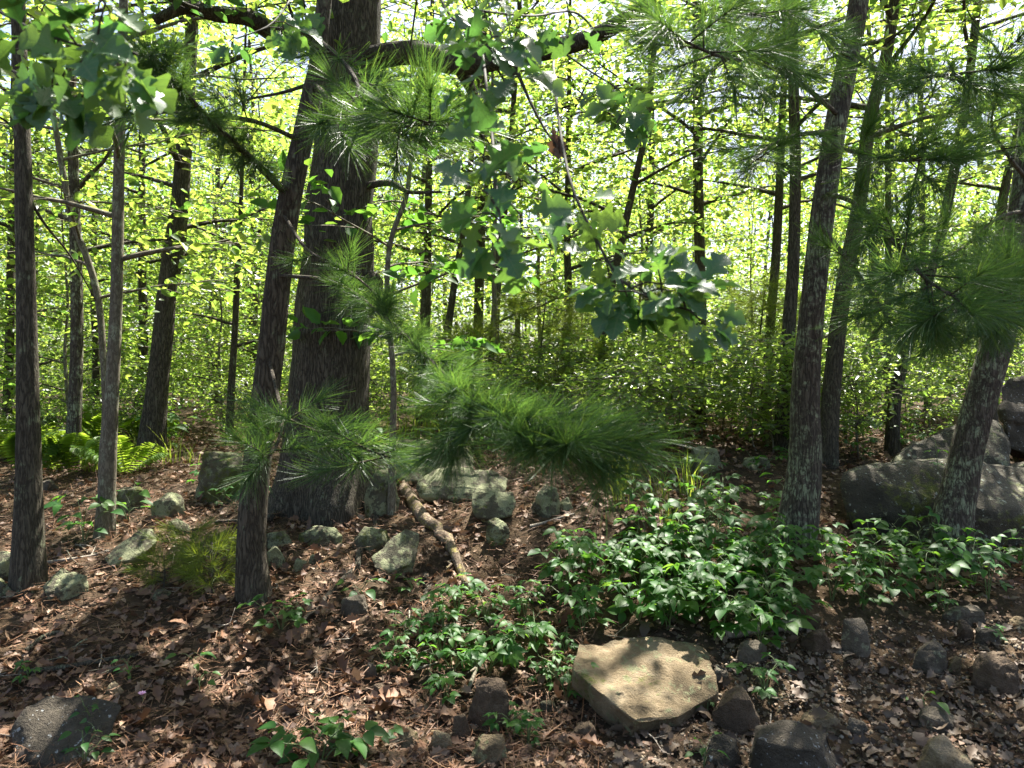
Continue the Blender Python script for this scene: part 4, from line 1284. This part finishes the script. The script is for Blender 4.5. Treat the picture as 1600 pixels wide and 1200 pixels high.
for i in range(46):
    px, py = rs.rand() * 1250, 850 + 330 * rs.rand()
    a = rs.rand() * PI
    L = 18 + 40 * rs.rand()
    stick('thin dead %s twig in the litter near %s' % ('pale' if i % 2 else 'dark', near(hit(px, py))), [(px, py), (px + L * .5 * math.cos(a) + 3 * rs.randn(), py + L * .25 * math.sin(a) + 3 * rs.randn()), (px + L * math.cos(a), py + L * .5 * math.sin(a))],
          .003 + .002 * rs.rand(), .0015, 'wood_dead' if i % 2 else 'bark_sapling', group='dead twigs near ' + near(hit(px, py)), lift=.028, twigs=2, seed=i)

# ------------------------------------------------------------------ low plants
def compound(nl, seed, mat, asp=1.0):
    """a leaf of 3 or 5 leaflets on +Y, unit = leaflet length"""
    rs = np.random.RandomState(seed)
    g = Geo()
    angs = {1: [0], 3: [0, 62, -62], 5: [0, 42, -42, 92, -92]}[nl]
    for k, a in enumerate(angs):
        a = math.radians(a + rs.randn() * 6)
        s = 1.0 if k == 0 else .82 - .1 * (k > 2)
        V = LEAF_OVATE[0].copy()
        V[:, 0] *= asp
        V[:, 2] += -.25 * V[:, 1] ** 2 * rs.rand() + .15 * rs.randn() * V[:, 0]
        V[:, :2] *= s
        V[:, 1] += .08
        c, sn = math.cos(a), math.sin(a)
        W = np.column_stack([c * V[:, 0] + sn * V[:, 1], -sn * V[:, 0] + c * V[:, 1] + (.1 if k == 0 else 0), V[:, 2]])
        g.add(W, LEAF_OVATE[1])
    return g.mesh('leaf', M[mat])
LEAF3 = [compound(3, i, 'leaf_low') for i in range(4)]
LEAF5 = [compound(5, 10 + i, 'leaf_low', .8) for i in range(3)]
LEAF1 = [compound(1, 20 + i, 'leaf_low', .9) for i in range(3)]

def plant(name, label, cat, pos, h, spread, nleaf, size, kinds, seed, group=None, stems=3):
    rs = np.random.RandomState(seed)
    root = thing(name, label, cat, pos, group)
    g = Geo()
    tips = []
    for s in range(stems):
        a = 2 * PI * (s + rs.rand()) / stems
        e = np.array([math.cos(a) * spread * (.3 + .7 * rs.rand()), math.sin(a) * spread * (.3 + .7 * rs.rand()), h * (.55 + .45 * rs.rand())])
        St = catmull([(0, 0, -.03), e * np.array([.3, .3, .55]), e], 8)
        g.add(*tube(St, np.linspace(.004, .0018, 8), 4))
        m = max(1, nleaf // stems)
        for j in range(m):
            q = .12 + .88 * (j + .5 * rs.rand() + .5) / m
            k = min(q, .999) * 7
            b = St[int(k)] * (1 - k % 1) + St[min(int(k) + 1, 7)] * (k % 1)
            aa = j * 2.4 + rs.rand() + a
            d = nrm(np.array([math.cos(aa), math.sin(aa), .25 + .5 * rs.rand()]))
            L = size * (.6 + .9 * rs.rand())
            t = b + d * L
            g.add(*tube(np.array([b, (b + t) / 2 + [0, 0, .2 * L], t]), [.0015, .0013, .001], 3))
            tips.append((t, nrm(d * np.array([1, 1, .1]) - np.array([0, 0, .18 * rs.rand()]))))
    link('stem', g.mesh('stem', M['stem_green']), root)
    for t, d in tips:
        U = np.array([0, -.15, 1.0]) + rs.randn(3) * .25
        R = frames(d[None], U[None])[0]
        o = link('leaf', rs_choice(rs, kinds), root, t, Matrix(R.tolist()).to_quaternion())
        s = size * (.75 + .5 * rs.rand())
        o.scale = (s, s, s)
    return root

rs = np.random.RandomState(91)
def patch(n, box, label, group, cat, kinds, h, size, nleaf, spread, name='creeper_plant'):
    pts = []
    for t in range(n * 40):
        if len(pts) >= n:
            break
        p = (box[0] + (box[2] - box[0]) * rs.rand(), box[1] + (box[3] - box[1]) * rs.rand())
        if all((p[0] - q[0]) ** 2 + 3 * (p[1] - q[1]) ** 2 > (.8 * math.sqrt((box[2] - box[0]) * (box[3] - box[1]) / n)) ** 2 for q in pts):
            pts.append(p)
    for p in pts:
        q = near(hit(*p))
        plant(name, label + ', near ' + q, cat, hit(*p), h * (.75 + .5 * rs.rand()), spread, nleaf, size * (.85 + .3 * rs.rand()), kinds, rs.randint(9999), group + ', near ' + q)
G1 = 'creeper plants behind the tan boulder'
patch(22, (880, 880, 1230, 1005), 'dense creeper in the green patch behind the boulder', G1, 'plant', LEAF3 + LEAF5, .27, .08, 18, .17)
patch(10, (1000, 815, 1225, 890), 'tall creeper in the upper green patch', 'taller creepers above the patch', 'plant', LEAF3 + LEAF1, .34, .085, 16, .17)
patch(13, (1290, 880, 1610, 955), 'leafy creeper in the row under the grey boulder', 'creepers at the grey boulder', 'plant', LEAF3, .30, .078, 17, .18)
patch(8, (680, 950, 840, 1060), 'sun-flecked three-leaved plant around the dead stick', 'sun-flecked plants at the mossy root', 'plant', LEAF3 + LEAF5, .2, .062, 14, .15)
patch(5, (610, 990, 760, 1100), 'small scrambling plant on the litter below the roots', 'scrambling plants below the roots', 'plant', LEAF5 + LEAF3, .1, .05, 10, .12)
patch(4, (850, 1020, 890, 1090), 'small plant crowding the flank of the tan boulder', 'small plants at the boulder flank', 'plant', LEAF5 + LEAF3, .12, .045, 10, .1)
plant('maple_seedling', 'broad-leaved seedling clump at the very edge of the dirt', 'plant', hit(500, 1195), .16, .22, 21, .085, LEAF3 + LEAF1, 501, None, 5)
plant('maple_seedling', 'small-leaved seedling spreading beside the buff cobbles', 'plant', hit(560, 1180), .12, .12, 7, .07, LEAF3, 502, None, 2)
plant('leafy_seedling', 'light green seedling just below the foot of the leaning pine', 'plant', hit(440, 985), .14, .13, 14, .06, LEAF3, 503, None, 3)
plant('leafy_seedling', 'seedling with two upright leaves beside the split pale stone', 'plant', hit(570, 940), .1, .08, 6, .075, LEAF1, 504, None, 2)
plant('leafy_seedling', 'seedling with toothed leaves in a column below the hanging root', 'plant', hit(622, 1030), .14, .05, 10, .05, LEAF3, 505, None, 2)
plant('leafy_seedling', 'little seedling next to the short hanging root', 'plant', hit(645, 928), .1, .06, 7, .045, LEAF3, 506, None, 2)
plant('leafy_seedling', 'seedling in front of the upright brown rock', 'plant', hit(790, 1150), .12, .06, 10, .045, LEAF5, 507, None, 2)
plant('leafy_seedling', 'seedling with drooping leaves right of the small grey cube', 'plant', hit(1195, 1085), .2, .09, 14, .055, LEAF3, 508, None, 3)
plant('leafy_seedling', 'pair of lobed leaves standing alone in the shady litter', 'plant', hit(302, 1045), .09, .04, 4, .06, LEAF1, 509, None, 1)
plant('leafy_seedling', 'five-leaved seedling near the dark curved branch', 'plant', hit(45, 1062), .06, .05, 4, .045, LEAF5, 510, None, 1)
plant('leafy_seedling', 'seedling with two broad flat leaves on the grey dead leaves', 'plant', hit(1445, 1108), .05, .03, 3, .06, LEAF1, 511, None, 1)
plant('leafy_seedling', 'yellow-green sprout before the dark low stone', 'plant', hit(1100, 1198), .1, .04, 6, .05, LEAF1, 512, None, 1)
plant('leafy_seedling', 'sprig growing at the corner of the tan boulder', 'plant', hit(1105, 1118), .08, .03, 5, .04, LEAF1, 513, None, 1)
plant('leafy_seedling', 'sparse sprig next to the dark speckled boulder', 'plant', hit(145, 1150), .16, .06, 10, .035, LEAF1, 514, None, 2)
plant('leafy_seedling', 'yellow-green weed at the lower end of the dark speckled boulder', 'plant', hit(130, 1195), .12, .08, 12, .04, LEAF1, 515, None, 3)
plant('leafy_seedling', 'fine weed growing above the pink flower', 'plant', hit(205, 1060), .1, .06, 9, .03, LEAF1, 516, None, 2)
plant('leafy_seedling', 'seedling with paired leaves uphill of the sunny leaf drift', 'plant', hit(312, 1085), .09, .05, 5, .045, LEAF1, 517, None, 1)
plant('leafy_seedling', 'small clump in front of the tan boulder, on the stones', 'plant', hit(825, 1165), .12, .06, 8, .04, LEAF3, 518, None, 2)
plant('leafy_seedling', 'lone creeper sprig on the gravel by the flat grey stone', 'plant', hit(1478, 962), .1, .06, 7, .045, LEAF3, 519, None, 2)
plant('leafy_seedling', 'tiny creeper sprig beside the cracked grey rock', 'plant', hit(1548, 1000), .08, .05, 6, .04, LEAF3, 520, None, 2)
plant('broadleaf_sapling', 'low sapling holding flat tiers of broad leaves by the kinked oak', 'sapling', hit(260, 705), .55, .45, 26, .13, LEAF3 + LEAF1, 521, None, 4)
plant('broadleaf_sapling', 'knee-high broad-leaved sapling behind the slim dark oak', 'sapling', hit(130, 850), .3, .2, 16, .1, LEAF3 + LEAF1, 522, None, 3)
plant('broadleaf_sapling', 'little broad-leaved sapling in the rubble heap', 'sapling', hit(200, 815), .24, .12, 8, .1, LEAF1, 523, None, 2)
plant('broadleaf_sapling', 'waist-high sapling holding pale flat leaves beside the big oak trunk', 'sapling', hit(590, 760), .95, .18, 10, .1, LEAF1, 524, None, 3)
vine = plant('vine', 'leafy vine climbing the leaning pine at the grey boulder', 'vine', hit(1470, 845) * np.array([1, 1, 1]), .85, .06, 20, .055, LEAF3, 525, None, 3)
patch(9, (1030, 690, 1240, 800), 'low pale-leaved plant on the shady floor', 'low plants by the lichened rocks', 'plant', LEAF1 + LEAF3, .16, .07, 10, .14, 'woodland_plant')
patch(6, (1320, 660, 1480, 720), 'leafy plant growing over the slab', 'plants over the leaning slab', 'plant', LEAF3, .25, .08, 12, .16, 'woodland_plant')
patch(5, (600, 700, 800, 735), 'small plant in the sun on the bank top', 'plants behind the ledge rocks', 'plant', LEAF1, .2, .06, 9, .12, 'woodland_plant')
patch(6, (260, 740, 400, 800), 'shaded seedling among rubble', 'seedlings by the rubble heap', 'plant', LEAF3, .16, .06, 9, .12, 'woodland_plant')

# fuzzy pine seedlings
STUFT = [make_tuft(20 + s, 70, .09, 'needle_seedling', .3, .0009) for s in range(2)]
def pine_seedling(label, px, py, h, n, seed, scale=1.0):
    rs = np.random.RandomState(seed)
    p = hit(px, py)
    root = thing('pine_seedling', label, 'seedling', p)
    g = Geo(); g.add(*tube(np.array([(0, 0, -.03), (.01, 0, h * .5), (0, .01, h)]), [.005, .004, .003], 5))
    sp = []
    for i in range(n):
        z = h * (.15 + .85 * i / n)
        a = i * 2.4
        d = np.array([math.cos(a), math.sin(a), .35]); L = .22 * (1.1 - z / h) * rs.rand() + .03
        e = np.array([0, 0, z]) + d * L
        g.add(*tube(np.array([(0, 0, z), e]), [.003, .002], 4)); sp.append((e, nrm(d)))
    link('stem', g.mesh('stem', M['stem_brown']), root)
    for e, d in sp:
        o = link('needle_tuft', rs_choice(rs, STUFT), root, e, quat_y(d, rs.rand() * 6))
        o.scale = (scale,) * 3
pine_seedling('yellow-green fuzzy pine seedling on the slope beside the leaning pine', 330, 935, .3, 22, 1, 1.1)
pine_seedling('smaller mossy-looking pine seedling uphill of the buff stone', 255, 925, .2, 16, 2, 1.0)
pine_seedling('low fuzzy pine seedling near the wedge rock', 300, 880, .2, 14, 3, 1.0)

# young pines in the sunny gap
def young_pine(label, px, d, H, seed, group=None):
    rs = np.random.RandomState(seed)
    x = (px - 800) / F * d
    b = np.array([x, d, gz(x, d)])
    root = thing('young_pine', label, 'tree', b, group)
    P = np.column_stack([np.linspace(0, .1 * rs.randn(), 10), np.zeros(10), np.linspace(-.1, H, 10)]) + b
    R = np.linspace(.022, .006, 10)
    g = Geo(); g.add(*tube(P, R, 6)); link('trunk', g.mesh('trunk', M['bark_pine'], b), root)
    wood, LP, LD = grow(rs, P, R, b[2] + .25, b[2] + H, 16, .75, .5, 5, .15, nsub=3, profile='cone', spread=.05)
    tv = np.array([v.co[:] for v in TUFTS[1].vertices], float)[:40 * 6]; tt = np.array([p.vertices[:] for p in TUFTS[1].polygons])[:160]
    n = len(LP)
    tv2 = tv.copy()
    V, T = scatter(tv2, tt, LP, LD + np.array([0, 0, .5]), rs.randn(n, 3), 1.1 + .4 * rs.rand(n))
    link('branches', wood.mesh('branches', M['bark_pine'], b), root)
    link('crown', mesh_tris('crown', V - b, T, M['needle_seedling'], False), root)
young_pine('sunlit young pine in the gap behind the hanging pine spray', 830, 8.2, 1.5, 1)
young_pine('second young pine in the gap, close to the S-bent tree', 1010, 9.6, 1.7, 2)
young_pine('bushy young pine in the thicket behind the lichened rocks', 1170, 8.4, 1.6, 3)
young_pine('small young pine beyond the ledge rocks', 745, 9.5, 1.2, 4)

# ferns and grass tufts
def frond_mesh(seed):
    rs = np.random.RandomState(seed)
    P, D = [], []
    n = 17
    t = np.linspace(.08, 1, n)
    sp = np.column_stack([np.zeros(n), t * .5, t * .98 - .34 * t ** 2.6])
    g = Geo(); g.add(*tube(sp, np.linspace(.006, .002, n), 3))
    S = []
    for i in range(n):
        for sg in (-1, 1):
            P.append(sp[i]); D.append((sg, .35, .05 * rs.randn())); S.append(.26 * math.sin(PI * min(1, .12 + .9 * (1 - t[i]))) + .02)
    P, D, S = np.array(P), np.array(D, float), np.array(S)
    tv = LEAF_S[0] * np.array([.55, 1, 1])
    V, T = scatter(tv, LEAF_S[1], P, D, np.array([0, -.3, 1.0]) + rs.randn(len(P), 3) * .15, S)
    g.add(V, T)
    return g.mesh('frond', M['fern'])
FROND = [frond_mesh(i) for i in range(3)]
rs = np.random.RandomState(55)
for i in range(20):
    px = (-10 + 250 * rs.rand()) if i < 15 else (620 + 200 * rs.rand())
    d = 6.9 + 3.4 * rs.rand() if i < 15 else 7.6 + 2 * rs.rand()
    x = (px - 800) / F * d
    root = thing('fern', 'bright green fern clump around the trees in the lit clearing' if i < 15 else 'bright fern clump in the sunny gap beyond the ledge rocks', 'fern',
                 (x, d, gz(x, d)), 'ferns in the lit clearing' if i < 15 else 'ferns beyond the ledge rocks')
    for k in range(7):
        o = link('frond', FROND[k % 3], root)
        s = .42 + .28 * rs.rand()
        o.scale = (s, s, s)
        o.rotation_euler = (.25 * rs.randn(), .2 * rs.randn(), k * .9 + rs.rand())
def blade_mesh(seed, n=26, L=.34):
    rs = np.random.RandomState(seed)
    tv = np.array([(-.012, 0, 0), (.012, 0, 0), (.010, .5, 0), (-.010, .5, 0), (0, 1, -.15)], float)
    tf = np.array([(0, 1, 2), (0, 2, 3), (3, 2, 4)])
    a = rs.rand(n) * 6.28
    D = np.column_stack([np.cos(a) * .45 * rs.rand(n), np.sin(a) * .45 * rs.rand(n), np.ones(n)])
    V, T = scatter(tv, tf, rs.randn(n, 3) * np.array([.03, .03, 0]), D, np.column_stack([-np.cos(a), -np.sin(a), .3 * np.ones(n)]), L * (.5 + .6 * rs.rand(n)), curl=-.4 * rs.rand(n))
    return mesh_tris('grass_tuft', V, T, M['grass'])
BL = [blade_mesh(i) for i in range(3)]
for i in range(46):
    if i < 30:
        px, d = 560 + 420 * rs.rand(), 6.9 + 3.6 * rs.rand(); lab, grp = 'bright grass tuft in the sunlit ground beyond the ledge rocks', 'grass tufts beyond the ledge rocks'
    elif i < 40:
        px, d = -20 + 330 * rs.rand(), 7 + 3 * rs.rand(); lab, grp = 'grass tuft among the ferns of the lit clearing', 'grass tufts among the ferns'
    else:
        px, d = 960 + 120 * rs.rand(), 4.9 + .8 * rs.rand(); lab, grp = 'shaded grass tuft at the top of the dirt cut', 'grass tufts at the dirt cut'
    x = (px - 800) / F * d
    o = link('grass_tuft', BL[i % 3], None, (x, d, gz(x, d)))
    o.rotation_euler = (0, 0, rs.rand() * 6)
    s = .7 + .6 * rs.rand(); o.scale = (s, s, s)
    tag(o, lab, 'grass', grp)

# pink flower
def flower():
    p = hit(222, 1108)
    root = thing('pink_flower', 'small pink wildflower on a thin stem in the shady litter', 'flower', p)
    g = Geo(); g.add(*tube(np.array([(0, 0, -.02), (.004, 0, .03), (0, 0, .055)]), [.0018, .0015, .0012], 4))
    link('stem', g.mesh('stem', M['stem_green']), root)
    V = LEAF_OVATE[0] * np.array([.8, 1, 1])
    me = mesh_tris('petal', V, LEAF_OVATE[1], M['petal'])
    for k in range(7):
        a = k * 2 * PI / 7
        d = np.array([math.cos(a), math.sin(a) * .7, .7 + .2 * (k % 2)])
        R = frames(nrm(d)[None], np.array([[0, -.4, 1.0]]))[0]
        o = link('petal', me, root, (0, 0, .055), Matrix(R.tolist()).to_quaternion()); o.scale = (.02, .02, .02)
flower()
